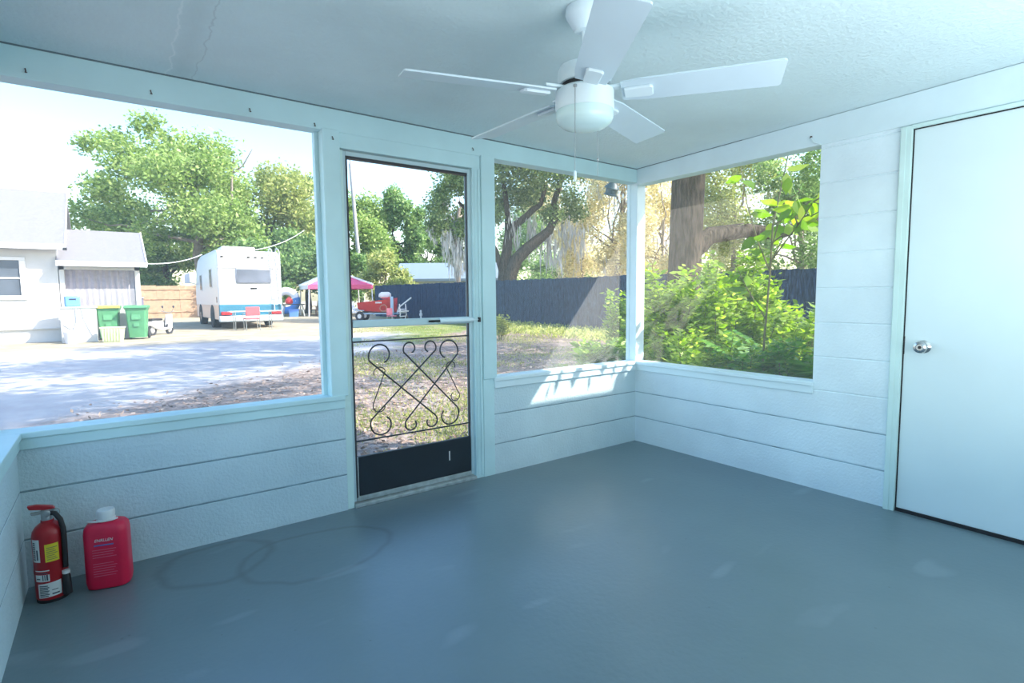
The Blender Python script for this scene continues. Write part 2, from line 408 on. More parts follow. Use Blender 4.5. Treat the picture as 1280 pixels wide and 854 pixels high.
# an old plaster seam and a patch in the ceiling near its left end
def _seam():
    m = M['ceiling']; nt = m.node_tree; N = nt.nodes; L = nt.links; b = N['Principled BSDF']; src = b.inputs['Base Color'].links[0].from_socket
    tc = N.new('ShaderNodeTexCoord'); sx = N.new('ShaderNodeSeparateXYZ'); L.new(tc.outputs['Object'], sx.inputs[0])
    n = N.new('ShaderNodeTexNoise'); n.inputs['Scale'].default_value = 9; n.inputs['Detail'].default_value = 4; L.new(tc.outputs['Object'], n.inputs['Vector'])
    wv = N.new('ShaderNodeMath'); wv.operation = 'MULTIPLY_ADD'; wv.inputs[1].default_value = .07; L.new(n.outputs['Fac'], wv.inputs[0]); L.new(sx.outputs['X'], wv.inputs[2])
    last = src
    for (c, w, col, a) in ((-3.085, .07, (.50, .60, .62, 1), .30), (-3.135, .007, (.86, .94, .95, 1), .5), (-3.03, .005, (.42, .5, .52, 1), .4)):
        d = N.new('ShaderNodeMath'); d.operation = 'SUBTRACT'; d.inputs[1].default_value = c; L.new(wv.outputs[0], d.inputs[0])
        ab = N.new('ShaderNodeMath'); ab.operation = 'ABSOLUTE'; L.new(d.outputs[0], ab.inputs[0])
        mr = N.new('ShaderNodeMapRange'); mr.interpolation_type = 'SMOOTHSTEP'; mr.inputs['From Min'].default_value = 0; mr.inputs['From Max'].default_value = w; mr.inputs['To Min'].default_value = a; mr.inputs['To Max'].default_value = 0; L.new(ab.outputs[0], mr.inputs['Value'])
        mx = N.new('ShaderNodeMix'); mx.data_type = 'RGBA'; mx.inputs['B'].default_value = col; L.new(mr.outputs[0], mx.inputs['Factor']); L.new(last, mx.inputs['A']); last = mx.outputs['Result']
    L.new(last, b.inputs['Base Color'])
_seam()
# beams and posts
def beam(x0, x1, y0, y1, zb):
    vs = [(x, y, zb) for (x, y) in ((x0, y0), (x1, y0), (x1, y1), (x0, y1))] + [(x, y, hc(x, y) - .002) for (x, y) in ((x0, y0), (x1, y0), (x1, y1), (x0, y1))]
    return MB().add(vs, [(3, 2, 1, 0), (4, 5, 6, 7), (0, 1, 5, 4), (1, 2, 6, 5), (2, 3, 7, 6), (3, 0, 4, 7)])
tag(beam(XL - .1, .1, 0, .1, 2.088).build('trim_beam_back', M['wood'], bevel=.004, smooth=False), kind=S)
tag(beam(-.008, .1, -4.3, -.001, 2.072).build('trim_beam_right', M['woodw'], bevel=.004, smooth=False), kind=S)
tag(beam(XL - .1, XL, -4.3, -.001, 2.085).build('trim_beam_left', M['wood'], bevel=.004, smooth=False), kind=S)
# dark strip standing in for the shade in the ceiling to beam crack
jt = MB()
jt.tube([(x, -.0015, hc(x, 0) - .003) for x in np.linspace(XL, 0, 12)], .0035, 6)
jt.tube([(-.0095, y, hc(0, y) - .002) for y in np.linspace(-.01, -.9, 5)], .0018, 6)
tag(jt.build('trim_ceiling_joint_shade', mat('joint_shade', (.16, .22, .24), .9)), kind=S)
tag(MB().box(-2.484, -2.392, -.012, .1, .655, 2.096).build('trim_post_left', M['wood'], bevel=.004, smooth=False), kind=S)
tag(MB().box(-1.488, -1.384, -.012, .1, .655, 2.094).build('trim_post_right', M['wood'], bevel=.004, smooth=False), kind=S)
tag(MB().box(.0, .1, .0, .1, .655, 2.09).build('trim_post_corner', M['woodw'], bevel=.004, smooth=False), kind=S)
tag(MB().box(XL - .15, XL - .06, .02, .11, .655, 2.09).build('trim_post_far_left', M['wood'], bevel=.004, smooth=False), kind=S)
tag(MB().box(-2.412, -2.372, .005, .1, 0, 2.0).build('trim_door_jamb_left', M['jambgreen'], bevel=.003, smooth=False), kind=S)
tj = MB(); tj.box(-1.55, -1.488, .0, .1, 0, 2.01); tj.box(-1.488, -1.402, -.004, .1, 0, .66); tj.box(-1.538, -1.53, -.004, .0, 0, 2.0); tj.box(-1.512, -1.496, -.006, .0, 0.02, 2.0)
tag(tj.build('trim_door_jamb_right', M['wood'], bevel=.003, smooth=False), kind=S)
tag(MB().box(-2.392, -1.488, .004, .1, 2.008, 2.0935).build('trim_door_header', M['wood'], bevel=.004, smooth=False), kind=S)
tag(MB().box(-2.372, -1.55, -.01, .12, 0, .022).build('trim_threshold', M['kickedge'], bevel=.004, smooth=False), kind=S)

# windows: sill with apron and a fine screen on the outer face of the wall
def window(n, sill_boxes, scr_quad, m_sill, m_scr, stops):
    w = thing('window_%d' % n, kind=S)
    b = MB()
    for a in sill_boxes: b.box(*a)
    b.build('window_sill', m_sill, w, bevel=.004, smooth=False)
    MB().add(scr_quad, [(0, 1, 2, 3)]).build('insect_screen', m_scr, w, smooth=False)
    if stops:
        b = MB()
        for a in stops: b.box(*a)
        b.build('window_frame', m_sill, w, smooth=False)
    return w
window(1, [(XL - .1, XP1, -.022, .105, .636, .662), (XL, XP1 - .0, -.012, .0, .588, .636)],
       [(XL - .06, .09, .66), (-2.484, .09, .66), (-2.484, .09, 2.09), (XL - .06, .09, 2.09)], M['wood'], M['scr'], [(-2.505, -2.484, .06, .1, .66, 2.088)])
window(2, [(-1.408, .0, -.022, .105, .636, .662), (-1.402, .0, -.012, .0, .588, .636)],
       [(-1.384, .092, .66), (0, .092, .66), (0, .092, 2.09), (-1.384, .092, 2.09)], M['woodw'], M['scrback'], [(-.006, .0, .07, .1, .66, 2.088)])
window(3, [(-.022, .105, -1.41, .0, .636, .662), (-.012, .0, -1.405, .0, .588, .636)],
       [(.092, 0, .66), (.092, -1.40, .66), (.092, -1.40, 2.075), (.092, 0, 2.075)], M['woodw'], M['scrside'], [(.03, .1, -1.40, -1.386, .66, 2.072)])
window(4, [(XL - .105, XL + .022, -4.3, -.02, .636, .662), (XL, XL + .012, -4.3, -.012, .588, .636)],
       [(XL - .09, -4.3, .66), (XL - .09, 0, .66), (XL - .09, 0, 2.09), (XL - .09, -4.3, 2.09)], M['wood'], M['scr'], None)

# ------------------------------------------------------------------ screen door
d1 = thing('door_1', 'white aluminium screen door with black scrolled grille and dark kick panel', kind=S)
b = MB()
b.box(-2.372, -2.352, .02, .055, .03, 2.0); b.box(-1.572, -1.548, .02, .055, .03, 2.0)
b.box(-2.352, -1.572, .02, .055, 1.975, 2.0)
b.build('door_frame', M['alu'], d1, bevel=.003, smooth=False)
b = MB()
b.box(-2.352, -2.345, .016, .05, .05, 1.975); b.box(-1.578, -1.572, .03, .05, .05, 1.975); b.box(-2.345, -1.578, .016, .05, 1.962, 1.975)
b.build('gasket', M['iron'], d1, smooth=False)
b = MB(); b.box(-2.335, -1.578, .022, .045, .055, .287)
kp = b.build('kick_panel', M['kick'], d1, bevel=.004, smooth=False)
b = MB(); b.box(-1.742, -1.734, .0205, .0225, .155, .215); b.build('paint_scratch', M['label_white'], kp)
b = MB(); b.box(-2.352, -1.574, .018, .05, .026, .055); b.box(-2.345, -2.336, .02, .05, .055, .287); b.build('bottom_rail', M['kickedge'], d1, bevel=.003, smooth=False)
b = MB(); b.box(-2.345, -1.574, .014, .05, 1.030, 1.072)
pb = b.build('push_bar', M['alu'], d1, bevel=.006, smooth=False)
b = MB(); b.tube([(-1.80, .002, 1.052), (-1.56, .002, 1.052)], .015, 14); b.tube([(-1.56, .002, 1.052), (-1.515, -.004, 1.052)], .005, 8)
b.build('door_closer', M['woodw'], pb)
b = MB(); b.tube([(-1.875, .0, 1.052), (-1.80, .0, 1.052)], .006, 8); b.box(-1.86, -1.84, -.004, .014, 1.045, 1.058); b.build('closer_rod', M['blackrubber'], pb)
b = MB(); b.box(-1.522, -1.508, -.014, .0, 1.036, 1.066); b.build('closer_bracket', M['blackrubber'], pb)
b = MB(); b.box(-2.35, -2.30, .008, .02, .955, .975); b.build('latch', M['alu'], d1, bevel=.002, smooth=False)
b = MB(); b.box(-2.345, -1.578, .0275, .0345, .945, .953); b.box(-2.345, -1.578, .0275, .0345, .372, .380)
gr = b.build('grille', M['iron'], d1, smooth=False)
def scroll(path, n=10):
    """smooth a list of points with Catmull-Rom"""
    p = [Vector((a[0], 0, a[1])) for a in path]; out = []
    for i in range(len(p) - 1):
        p0, p1, p2, p3 = p[max(i - 1, 0)], p[i], p[i + 1], p[min(i + 2, len(p) - 1)]
        for k in range(n):
            t = k / n
            out.append(.5 * ((2 * p1) + (p2 - p0) * t + (2 * p0 - 5 * p1 + 4 * p2 - p3) * t * t + (3 * p1 - p0 - 3 * p2 + p3) * t ** 3))
    return out + [p[-1]]
# grille cell: u runs 0..1 across the door, w 0..1 from the lower to the upper rail
def G(u, w): return (-2.345 + u * .767, .38 + w * .565)
def spiral(cu, cw, r, a0, a1, n=14, shrink=.55, asp=.767 / .565):
    out = []
    for k in range(n + 1):
        t = k / n; a = a0 + (a1 - a0) * t; q = r * (1 - shrink * t)
        out.append((cu + q * math.cos(a), cw + q * math.sin(a) * asp))
    return out
# four long bars, each with a spiral at both ends (two large, two small)
def longbar(top, bot):
    return list(reversed(top)) + bot
R1, R2 = .098, .058
bars = []
# falls left to right: big scroll at upper left -> small scroll at lower middle
bars.append(longbar(spiral(.215, .855, R1, PI * 1.12, PI * -.35, 16, .35), spiral(.635, .085, R2, PI * .25, PI * -1.15, 14, .35)))
bars.append(longbar(spiral(.46, .905, R2, PI * 1.15, PI * -.35, 14, .35), spiral(.80, .125, R1, PI * .2, PI * -1.2, 16, .35)))
# rises left to right
bars.append(longbar(spiral(.635, .905, R2, PI * -.15, PI * 1.35, 14, .35), spiral(.215, .135, R1, PI * .85, PI * 2.3, 16, .35)))
bars.append(longbar(spiral(.80, .855, R1, PI * -.12, PI * 1.35, 16, .35), spiral(.46, .085, R2, PI * .8, PI * 2.2, 14, .35)))
small = [longbar(spiral(.20, .67, .052, PI * .1, PI * 1.1, 12, .2), spiral(.20, .33, .058, PI * .8, PI * 2.0, 12, .3)),
         longbar(spiral(.83, .67, .048, PI * 1.0, PI * -.1, 12, .3), spiral(.86, .33, .048, PI * .3, PI * -1.3, 12, .3))]
for path in bars:
    b = MB(); b.tube([Vector((G(*q)[0], .031, G(*q)[1])) for q in path], .0048, 8); b.build('scroll', M['iron'], gr)
for path in small:
    b = MB(); b.tube([Vector((G(*q)[0], .031, G(*q)[1])) for q in path], .0032, 8); b.build('scroll', M['iron'], gr)
MB().add([(-2.35, .047, .29), (-1.575, .047, .29), (-1.575, .047, 1.97), (-2.35, .047, 1.97)], [(0, 1, 2, 3)]).build('insect_screen', screenmat('door_screen', .09), d1, smooth=False)

# ------------------------------------------------------------------ house door on the right wall
d2 = thing('door_2', 'plain white slab door with round nickel knob', kind=S)
doorm = mat('white_door_paint', (.70, .82, .84), .5, .05, 1.3, .05, 30)
MB().box(.004, .04, -2.70, -1.866, .018, 2.046).build('door_slab', doorm, d2, bevel=.002, smooth=False)
b = MB(); pr = [(.033, 0), (.034, .004), (.026, .012), (.014, .016), (.013, .032), (.027, .038), (.032, .05), (.029, .062), (.018, .066), (.016, .063)]
rot = Matrix.Rotation(-PI / 2, 4, 'Y')
b.lathe(pr, 28, (.004, -1.955, .915), mtx=rot)
kn = b.build('door_knob', M['chrome'], d2)
MB().lathe([(.008, .0), (.008, .0645), (.003, .065)], 16, (.004, -1.955, .915), mtx=rot).build('keyhole', M['blackrubber'], kn)
MB().box(-.002, .006, -1.869, -1.862, .87, .965).build('strike_plate', M['blackrubber'], d2, smooth=False)
b = MB(); b.box(-.022, .0, -1.862, -1.81, 0, 2.066); b.box(-.022, .0, -2.76, -1.862, 2.05, 2.068); b.box(-.026, -.022, -1.838, -1.813, 0, 2.06)
tag(b.build('trim_door_casing', M['jambgreen'], bevel=.003, smooth=False), kind=S)
tag(MB().box(-.004, .1, -2.72, -1.862, .0, .016).build('trim_door_gap', M['darkgap'], smooth=False), kind=S)
tag(MB().box(.0, .012, -1.8665, -1.8615, .018, 2.05).build('trim_door_shadow_gap', M['darkgap'], smooth=False), kind=S)
tag(MB().box(.0, .012, -2.72, -1.862, 2.045, 2.051).build('trim_door_head_gap', M['darkgap'], smooth=False), kind=S)

# ------------------------------------------------------------------ bent nails in the beam and a stub of cable
first = None
for k, (x, z) in enumerate(((-3.655, 2.128), (-3.235, 2.130), (-2.83, 2.128), (-2.52, 2.112), (-2.432, 2.055), (-1.545, 2.13))):
    y0 = -.0 if k != 4 else -.012
    lab = ['bent rusty nail in the beam nearest the left end', 'rusty nail in the beam above the driveway view, second from left', 'rusty nail pair in the beam above the motorhome, third from left',
           'rusty nail in the beam just above the left door post', 'dark nail mark in the top of the left door post', 'small rusty nail in the beam above the right door post'][k]
    if first is None:
        t = thing('nail', lab, 'nail', (x, y0, z), group='rusty nails along the back beam')
        b = MB(); b.tube([(0, .004, 0), (0, -.006, 0), (.001, -.009, -.006), (.002, -.009, -.014)], .0022, 6); b.build('shank', M['rust'], t)
        b = MB(); b.lathe([(.0045, -.001), (.0045, .001)], 10, (.002, -.009, -.015)); b.build('head', M['rust'], t)
        first = t
    else: copy_thing(first, lab, (x, y0, z))
b = MB(); b.tube([(-.01, -1.345, 2.125), (-.02, -1.35, 2.115), (-.022, -1.37, 2.09), (-.016, -1.395, 2.078), (-.01, -1.405, 2.07)], .005, 8)
t = b.build('cable_stub', M['woodw']); tag(t, 'short painted cable looping down at the top right corner of the right window', 'cable')
b = MB(); b.lathe([(.006, 0), (.006, .012)], 10, (-.012, -1.345, 2.12)); b.build('clip', M['rust'], t)

# ------------------------------------------------------------------ ceiling fan
FX, FY = -1.983, -1.468
hz = hc(FX, FY)
fan = thing('ceiling_fan', 'white five bladed ceiling fan with frosted dome light and two pull chains', 'fan', (FX, FY, 0))
MB().lathe([(.068, hz), (.070, hz - .02), (.066, hz - .03), (.064, hz - .034), (.040, 2.165), (.036, 2.16), (.02, 2.158)], 40).build('canopy', M['fanwhite'], fan)
MB().lathe([(.013, 2.175), (.013, 2.05)], 20).build('downrod', M['fanwhite'], fan)
b = MB(); b.lathe([(.020, 2.068), (.022, 2.05), (.06, 2.045), (.092, 2.032), (.099, 2.018), (.099, 1.985), (.094, 1.972), (.05, 1.97)], 48); b.build('motor_housing', M['fanwhite'], fan)
MB().lathe([(.085, 1.972), (.085, 1.95)], 40).build('flywheel', M['blackrubber'], fan)
lk = MB().lathe([(.06, 1.955), (.098, 1.952), (.107, 1.944), (.108, 1.885), (.106, 1.880), (.106, 1.876)], 48).build('light_kit', M['fanwhite'], fan)
MB().lathe([(.105, 1.879), (.105, 1.853), (.099, 1.838), (.08, 1.823), (.05, 1.814), (.02, 1.811), (.004, 1.811)], 48).build('light_dome', M['glass_dome'], lk)
TH0 = 5.355; PIT = -.215
for k in range(5):
    a = TH0 + k * 2 * PI / 5
    mt = Matrix.Translation((0, 0, 1.936)) @ Matrix.Rotation(a, 4, 'Z') @ Matrix.Rotation(PIT, 4, 'X')
    b = MB()
    ol = [(.135, -.054), (.20, -.064), (.655, -.0725), (.663, -.070), (.667, -.064), (.667, .064), (.663, .070), (.655, .0725), (.20, .064), (.135, .054)]
    n = len(ol); vs = [mt @ Vector((p[0], p[1], h)) for h in (-.003, .003) for p in ol]
    b.add(vs, [tuple(range(n - 1, -1, -1)), tuple(range(n, 2 * n))] + [(i, (i + 1) % n, n + (i + 1) % n, n + i) for i in range(n)])
    bl = b.build('blade', M['fanblade'], fan, smooth=False)
    b = MB()
    ol = [(.145, -.026), (.235, -.03), (.245, -.022), (.245, .022), (.235, .03), (.145, .026)]
    n = len(ol); vs = [mt @ Vector((p[0], p[1], h)) for h in (-.014, -.003) for p in ol]
    b.add(vs, [tuple(range(n - 1, -1, -1)), tuple(range(n, 2 * n))] + [(i, (i + 1) % n, n + (i + 1) % n, n + i) for i in range(n)])
    m2 = Matrix.Translation((0, 0, 1.936)) @ Matrix.Rotation(a, 4, 'Z')
    b.box(.06, .16, -.018, .018, .012, .022, mtx=m2)
    b.build('blade_iron', M['fanwhite'], bl, bevel=.003, smooth=False)
def chain(dx, dy, z0, z1, big):
    b = MB(); 
    b.tube([(dx, dy, z0), (dx, dy, z1)], .0013, 6)
    c = b.build('pull_chain', M['steel'], lk)
    MB().lathe([(.006, -.004), (.007, 0), (.006, .004)], 12, (dx * .985, dy * .985, z0)).build('chain_nipple', M['steel'], c)
    if big: MB().lathe([(.001, z1 + .002), (.005, z1), (.006, z1 - .02), (.004, z1 - .034), (.001, z1 - .036)], 12, (dx, dy, 0)).build('pull_bob', M['fanwhite'], c)
    else: MB().lathe([(.001, z1 + .07), (.004, z1 + .066), (.004, z1 + .06), (.001, z1 + .056)], 10, (dx, dy, 0)).build('pull_bob', M['steel'], c)
chain(-.098, -.055, 1.934, 1.64, True)
chain(.105, .035, 1.93, 1.665, False)

# ------------------------------------------------------------------ fire extinguisher
def arc(b, r, a0, a1, z0, z1, mi=0, n=12, tilt=0.):
    vs = []; 
    for k in range(n + 1):
        t = k / n; a = a0 + (a1 - a0) * t
        vs += [(r * math.cos(a), r * math.sin(a), z0 + tilt * t), (r * math.cos(a), r * math.sin(a), z1 + tilt * t)]
    b.add(vs, [(2 * k, 2 * k + 2, 2 * k + 3, 2 * k + 1) for k in range(n)], mi); return b
ex = thing('fire_extinguisher', 'red fire extinguisher with black hose standing in the left corner', 'fire extinguisher', (-3.688, -.155, 0))
R = .0535
MB().lathe([(.046, 0), (.050, .004), (.0515, .012), (R, .016), (R, .265), (.050, .285), (.040, .302), (.028, .312), (.022, .316), (.021, .326)], 40).build('cylinder', M['red'], ex)
MB().lathe([(.047, -.0), (.052, .0), (.052, .012), (.047, .014)], 32).build('foot_ring', M['blackrubber'], ex)
va = MB(); va.lathe([(.019, .322), (.019, .345), (.016, .350), (.014, .368)], 20); va.box(-.018, .022, -.012, .012, .345, .366)
valve = va.build('valve', M['steel'], ex)
b = MB(); b.prism([(-.052, .377), (-.058, .392), (-.03, .392), (.02, .378), (.028, .368), (.0, .366)], 'y', -.011, .011); b.build('lever', M['red'], ex, bevel=.003, smooth=False)
b = MB(); b.prism([(-.045, .352), (-.05, .361), (-.01, .362), (.01, .352)], 'y', -.010, .010); b.build('carry_handle', M['steel'], ex, bevel=.002, smooth=False)
b = MB(); b.tube([(.030 + .011 * math.cos(t), -.006, .352 + .015 * math.sin(t)) for t in np.linspace(0, 2 * PI, 20, endpoint=False)], .0018, 6, closed=True); b.tube([(.0, 0, .366), (.028, -.004, .364)], .002, 6); b.build('safety_pin', M['steel'], ex)
b = MB(); b.lathe([(.013, 0), (.013, .008), (.010, .010)], 20, (0, -.014, .354), mtx=Matrix.Rotation(PI / 2, 4, 'X')); b.build('pressure_gauge', M['steel'], valve)
hp = [(.012, -.008, .352), (.026, -.018, .35), (.042, -.030, .325), (.049, -.036, .29), (.050, -.040, .24), (.049, -.042, .18), (.048, -.043, .13)]
MB().tube(hp, .0095, 12).build('hose', M['blackrubber'], ex)
nz = MB().tube([(.048, -.043, .105), (.048, -.043, .09), (.049, -.044, .02)], [.010, .014, .016], 14).build('nozzle', M['blackrubber'], ex)
MB().lathe([(.013, .104), (.013, .116)], 14, (.048, -.043, 0)).build('nozzle_collar', M['label_white'], nz)
MB().lathe([(R + .0008, .118), (R + .0008, .132)], 40, cap=False).build('strap', M['red'], ex)
def lab(name, a0, a1, z0, z1, m, lines, ink=M['ink'], tilt=0.):
    b = MB(); arc(b, R + .0006, D2(a0), D2(a1), z0, z1, 0, tilt=tilt)
    w = a1 - a0
    for (u0, u1, v0, v1) in lines: arc(b, R + .0011, D2(a0 + w * u0), D2(a0 + w * u1), z0 + (z1 - z0) * v0, z0 + (z1 - z0) * v1, 1, 6)
    b.build(name, [m, ink], ex)
lab('inspection_label', 205, 240, .170, .262, M['label_white'], [(.15, .5, .1 + .09 * k, .15 + .09 * k) for k in range(9)] + [(.62, .8, .1, .55)])
lab('caution_label', 258, 305, .168, .240, M['label_yellow'], [(.12, .88 - .1 * (k % 3), .12 + .11 * k, .15 + .11 * k) for k in range(7)])
lab('rating_label', 212, 268, .090, .136, M['label_white'], [(.1, .9, .7, .78), (.55, .62, .1, .6), (.68, .74, .1, .6), (.8, .9, .1, .6), (.1, .4, .2, .3)])
lab('instruction_label', 222, 305, .022, .080, M['label_white'], [(.08, .45 + .05 * (k % 2), .1 + .12 * k, .17 + .12 * k) for k in range(7)] + [(.6, .9, .2, .3), (.6, .85, .5, .55)], tilt=.006)

# ------------------------------------------------------------------ red jug
jug = thing('plastic_jug', 'flat red plastic jug with white cap and handle against the wall', 'jug', (-3.500, -.168, 0), D2(-14)); jug.scale = (.93, 1, 1)
def rrect(hx, hy, r, z, n=6, cx=0, cy=0):
    out = []
    for (sx, sy, a0) in ((1, 1, 0), (-1, 1, PI / 2), (-1, -1, PI), (1, -1, 1.5 * PI)):
        for k in range(n + 1):
            a = a0 + PI / 2 * k / n; out.append((cx + sx * (hx - r) + r * math.cos(a), cy + sy * (hy - r) + r * math.sin(a), z))
    return out
b = MB()
b.loft([rrect(.070, .042, .03, 0), rrect(.080, .050, .035, .006), rrect(.084, .054, .036, .03), rrect(.083, .053, .034, .15), rrect(.083, .053, .034, .235), rrect(.080, .050, .033, .258), rrect(.070, .042, .03, .272), rrect(.040, .034, .028, .279), rrect(.029, .028, .027, .282), rrect(.029, .028, .027, .290)])
b.build('bottle', M['redplastic'], jug)
MB().lathe([(.030, .289), (.032, .290), (.032, .299), (.0345, .300), (.0345, .321), (.031, .326)], 32).build('cap', M['label_white'], jug)
b = MB(); b.tube([(-.068, -.012, .283), (-.03, -.03, .286), (.0, -.036, .287), (.03, -.03, .286), (.045, -.01, .285)], [.004] * 5, 8); b.lathe([(.031, .281), (.036, .282), (.036, .289), (.031, .290)], 28); b.build('carry_handle', M['label_white'], jug)
def text(s, size, parent, loc, rot, m, name, shear=0., ext=.0004):
    cu = bpy.data.curves.new(name, 'FONT'); cu.body = s; cu.size = size; cu.align_x = 'CENTER'; cu.align_y = 'CENTER'; cu.extrude = ext; cu.shear = shear
    o = bpy.data.objects.new(name + '_tmp', cu); COL.objects.link(o)
    bpy.context.view_layer.update()
    me = bpy.data.meshes.new_from_object(o.evaluated_get(bpy.context.evaluated_depsgraph_get()))
    bpy.data.objects.remove(o); me.materials.clear(); me.materials.append(m)
    r = bpy.data.objects.new(name, me); COL.objects.link(r); r.parent = parent; r.location = loc; r.rotation_euler = rot
    return r
text('ENRLLEN', .0165, jug, (.0, -.0545, .213), (PI / 2, 0, 0), M['label_white'], 'brand_lettering', .25)
MB().box(-.036, .036, -.0548, -.0535, .190, .195).build('blue_line', M['inkblue'], jug, smooth=False)
b = MB()
for k in range(11):
    z = .172 - .0105 * k - (.006 if k > 3 else 0); w = .044 - (.012 * ((k * 7) % 3) / 2)
    if k == 4: continue
    b.box(-.044, w, -.0546, -.0535, z, z + .0025)
b.build('printed_text', M['pinkprint'], jug, smooth=False)

# ================================================================== OUTDOORS
def groundmat():
    m = bpy.data.materials.new('sandy_yard'); m.use_nodes = True
    nt = m.node_tree; N = nt.nodes; L = nt.links; b = N['Principled BSDF']; b.inputs['Roughness'].default_value = .95; b.inputs['Specular IOR Level'].default_value = .1
    tc = N.new('ShaderNodeTexCoord'); sx = N.new('ShaderNodeSeparateXYZ'); L.new(tc.outputs['Object'], sx.inputs[0])
    def math_(op, a, c, d=None):
        n = N.new('ShaderNodeMath'); n.operation = op
        for i, v in enumerate((a, c, d)):
            if v is None: continue
            if isinstance(v, (int, float)): n.inputs[i].default_value = v
            else: L.new(v, n.inputs[i])
        return n.outputs[0]
    def noise(sc, det=4, r=.55):
        n = N.new('ShaderNodeTexNoise'); n.inputs['Scale'].default_value = sc; n.inputs['Detail'].default_value = det; n.inputs['Roughness'].default_value = r
        L.new(tc.outputs['Object'], n.inputs['Vector']); return n.outputs['Fac']
    def ramp(f, stops):
        r = N.new('ShaderNodeValToRGB'); e = r.color_ramp.elements
        e[0].position, e[0].color = stops[0][0], (*stops[0][1], 1); e[1].position, e[1].color = stops[-1][0], (*stops[-1][1], 1)
        for (p, c) in stops[1:-1]:
            q = e.new(p); q.color = (*c, 1)
        L.new(f, r.inputs['Fac']); return r.outputs['Color']
    def mix(f, a, c):
        mx = N.new('ShaderNodeMix'); mx.data_type = 'RGBA'; L.new(f, mx.inputs['Factor']); L.new(a, mx.inputs['A']); L.new(c, mx.inputs['B']); return mx.outputs['Result']
    def step(v, lo, hi):
        mr = N.new('ShaderNodeMapRange'); mr.interpolation_type = 'SMOOTHSTEP'; mr.inputs['From Min'].default_value = lo; mr.inputs['From Max'].default_value = hi; L.new(v, mr.inputs['Value']); return mr.outputs[0]
    sand = ramp(noise(2.2, 6, .65), [(.3, (.36, .345, .35)), (.55, (.45, .435, .43)), (.75, (.54, .52, .50))])
    grs = ramp(noise(1.1, 6, .7), [(.30, (.08, .12, .035)), (.50, (.17, .22, .07)), (.64, (.28, .27, .14)), (.78, (.40, .33, .25))])
    lit = ramp(noise(9, 5, .7), [(.3, (.10, .075, .06)), (.5, (.26, .20, .17)), (.7, (.45, .37, .32))])
    warp = math_('MULTIPLY', noise(.35, 3), 5.0)
    warp2 = math_('MULTIPLY', noise(1.3, 4), 1.8)
    # the drive: west of a line leaning away to the right
    e = math_('ADD', math_('SUBTRACT', sx.outputs['X'], math_('MULTIPLY', sx.outputs['Y'], .40)), math_('ADD', warp, warp2))
    drive = math_('SUBTRACT', 1.0, step(e, 1.0, 2.6))
    near = math_('SUBTRACT', 1.0, step(math_('ADD', math_('SUBTRACT', sx.outputs['Y'], math_('MULTIPLY', sx.outputs['X'], .85)), math_('MULTIPLY', noise(.9, 3), 2.4)), 8.4, 9.8))
    litm = step(math_('ADD', noise(.8, 5, .65), math_('MULTIPLY', near, .28)), .56, .68)
    base = mix(litm, grs, lit)
    far = step(math_('ADD', sx.outputs['Y'], math_('MULTIPLY', warp2, .6)), 14.6, 16.2)
    pale = ramp(noise(1.4, 5, .7), [(.3, (.22, .20, .12)), (.5, (.35, .30, .20)), (.75, (.46, .40, .30))])
    dr = mix(math_('MULTIPLY', far, .85), sand, pale)
    colr = mix(drive, base, dr)
    edge = math_('MULTIPLY', near, drive)
    colr = mix(math_('MULTIPLY', edge, .95), colr, lit)
    L.new(colr, b.inputs['Base Color'])
    bp = N.new('ShaderNodeBump'); bp.inputs['Strength'].default_value = .5; bp.inputs['Distance'].default_value = .03
    L.new(noise(18, 5, .7), bp.inputs['Height']); L.new(bp.outputs[0], b.inputs['Normal'])
    return m
Gm = MB(); q = [(-60, -40), (80, -40), (80, 110), (-60, 110)]
Gm.add([(x, y, gz(x, y)) for x, y in q], [(0, 1, 2, 3)])
tag(Gm.build('ground', groundmat(), smooth=False), kind=S)

# ------------------------------------------------------------------ neighbouring house (axis-aligned with the porch)
YH = 18.4; XE = -4.66
hs = thing('house', 'white neighbouring house with grey shingled gable roof and screened side porch', 'house', (XE, YH, -.06))
b = MB(); b.box(-7, 0, 0, 5.4, .42, 2.95); b.prism([(0, 2.9), (5.4, 2.9), (2.7, 4.62)], 'x', -7, 0)
b.build('wall', M['siding'], hs, smooth=False)
MB().box(-7, .0, .04, 5.4, 0, .40).build('foundation', M['siding'], hs, smooth=False)
MB().box(-7.05, .03, -.03, 5.4, .40, .43).build('sill_band', M['pipe'], hs, smooth=False)
b = MB(); b.prism([(-.42, 2.80), (-.42, 2.90), (2.7, 4.86), (5.8, 2.90), (5.8, 2.80), (2.7, 4.72)], 'x', -7.3, .22)
rf = b.build('roof', M['shingle'], hs, smooth=False)
b = MB(); b.box(-7.3, .23, -.45, -.42, 2.74, 2.90); b.prism([(-.44, 2.76), (-.44, 2.91), (2.7, 4.88), (2.7, 4.72)], 'x', .22, .25); b.build('fascia', M['white'], rf, smooth=False)
MB().box(.18, .27, -.52, -.44, 2.72, 2.80).build('gutter_end', M['darkgap'], rf, smooth=False)
# window of the main room
w = MB(); 
for a in ((-2.05, -.72, -.05, .0, 2.42, 2.52), (-2.05, -.72, -.05, .0, 1.28, 1.40), (-2.05, -1.95, -.05, .0, 1.40, 2.42), (-.86, -.72, -.05, .0, 1.40, 2.42), (-1.95, -.86, -.03, .0, 1.88, 1.93)): w.box(*a)
w = w.build('window', M['white'], hs, bevel=.01, smooth=False)
MB().box(-1.95, -.86, -.012, .0, 1.40, 2.42).build('pane', M['glassdark'], w, smooth=False)
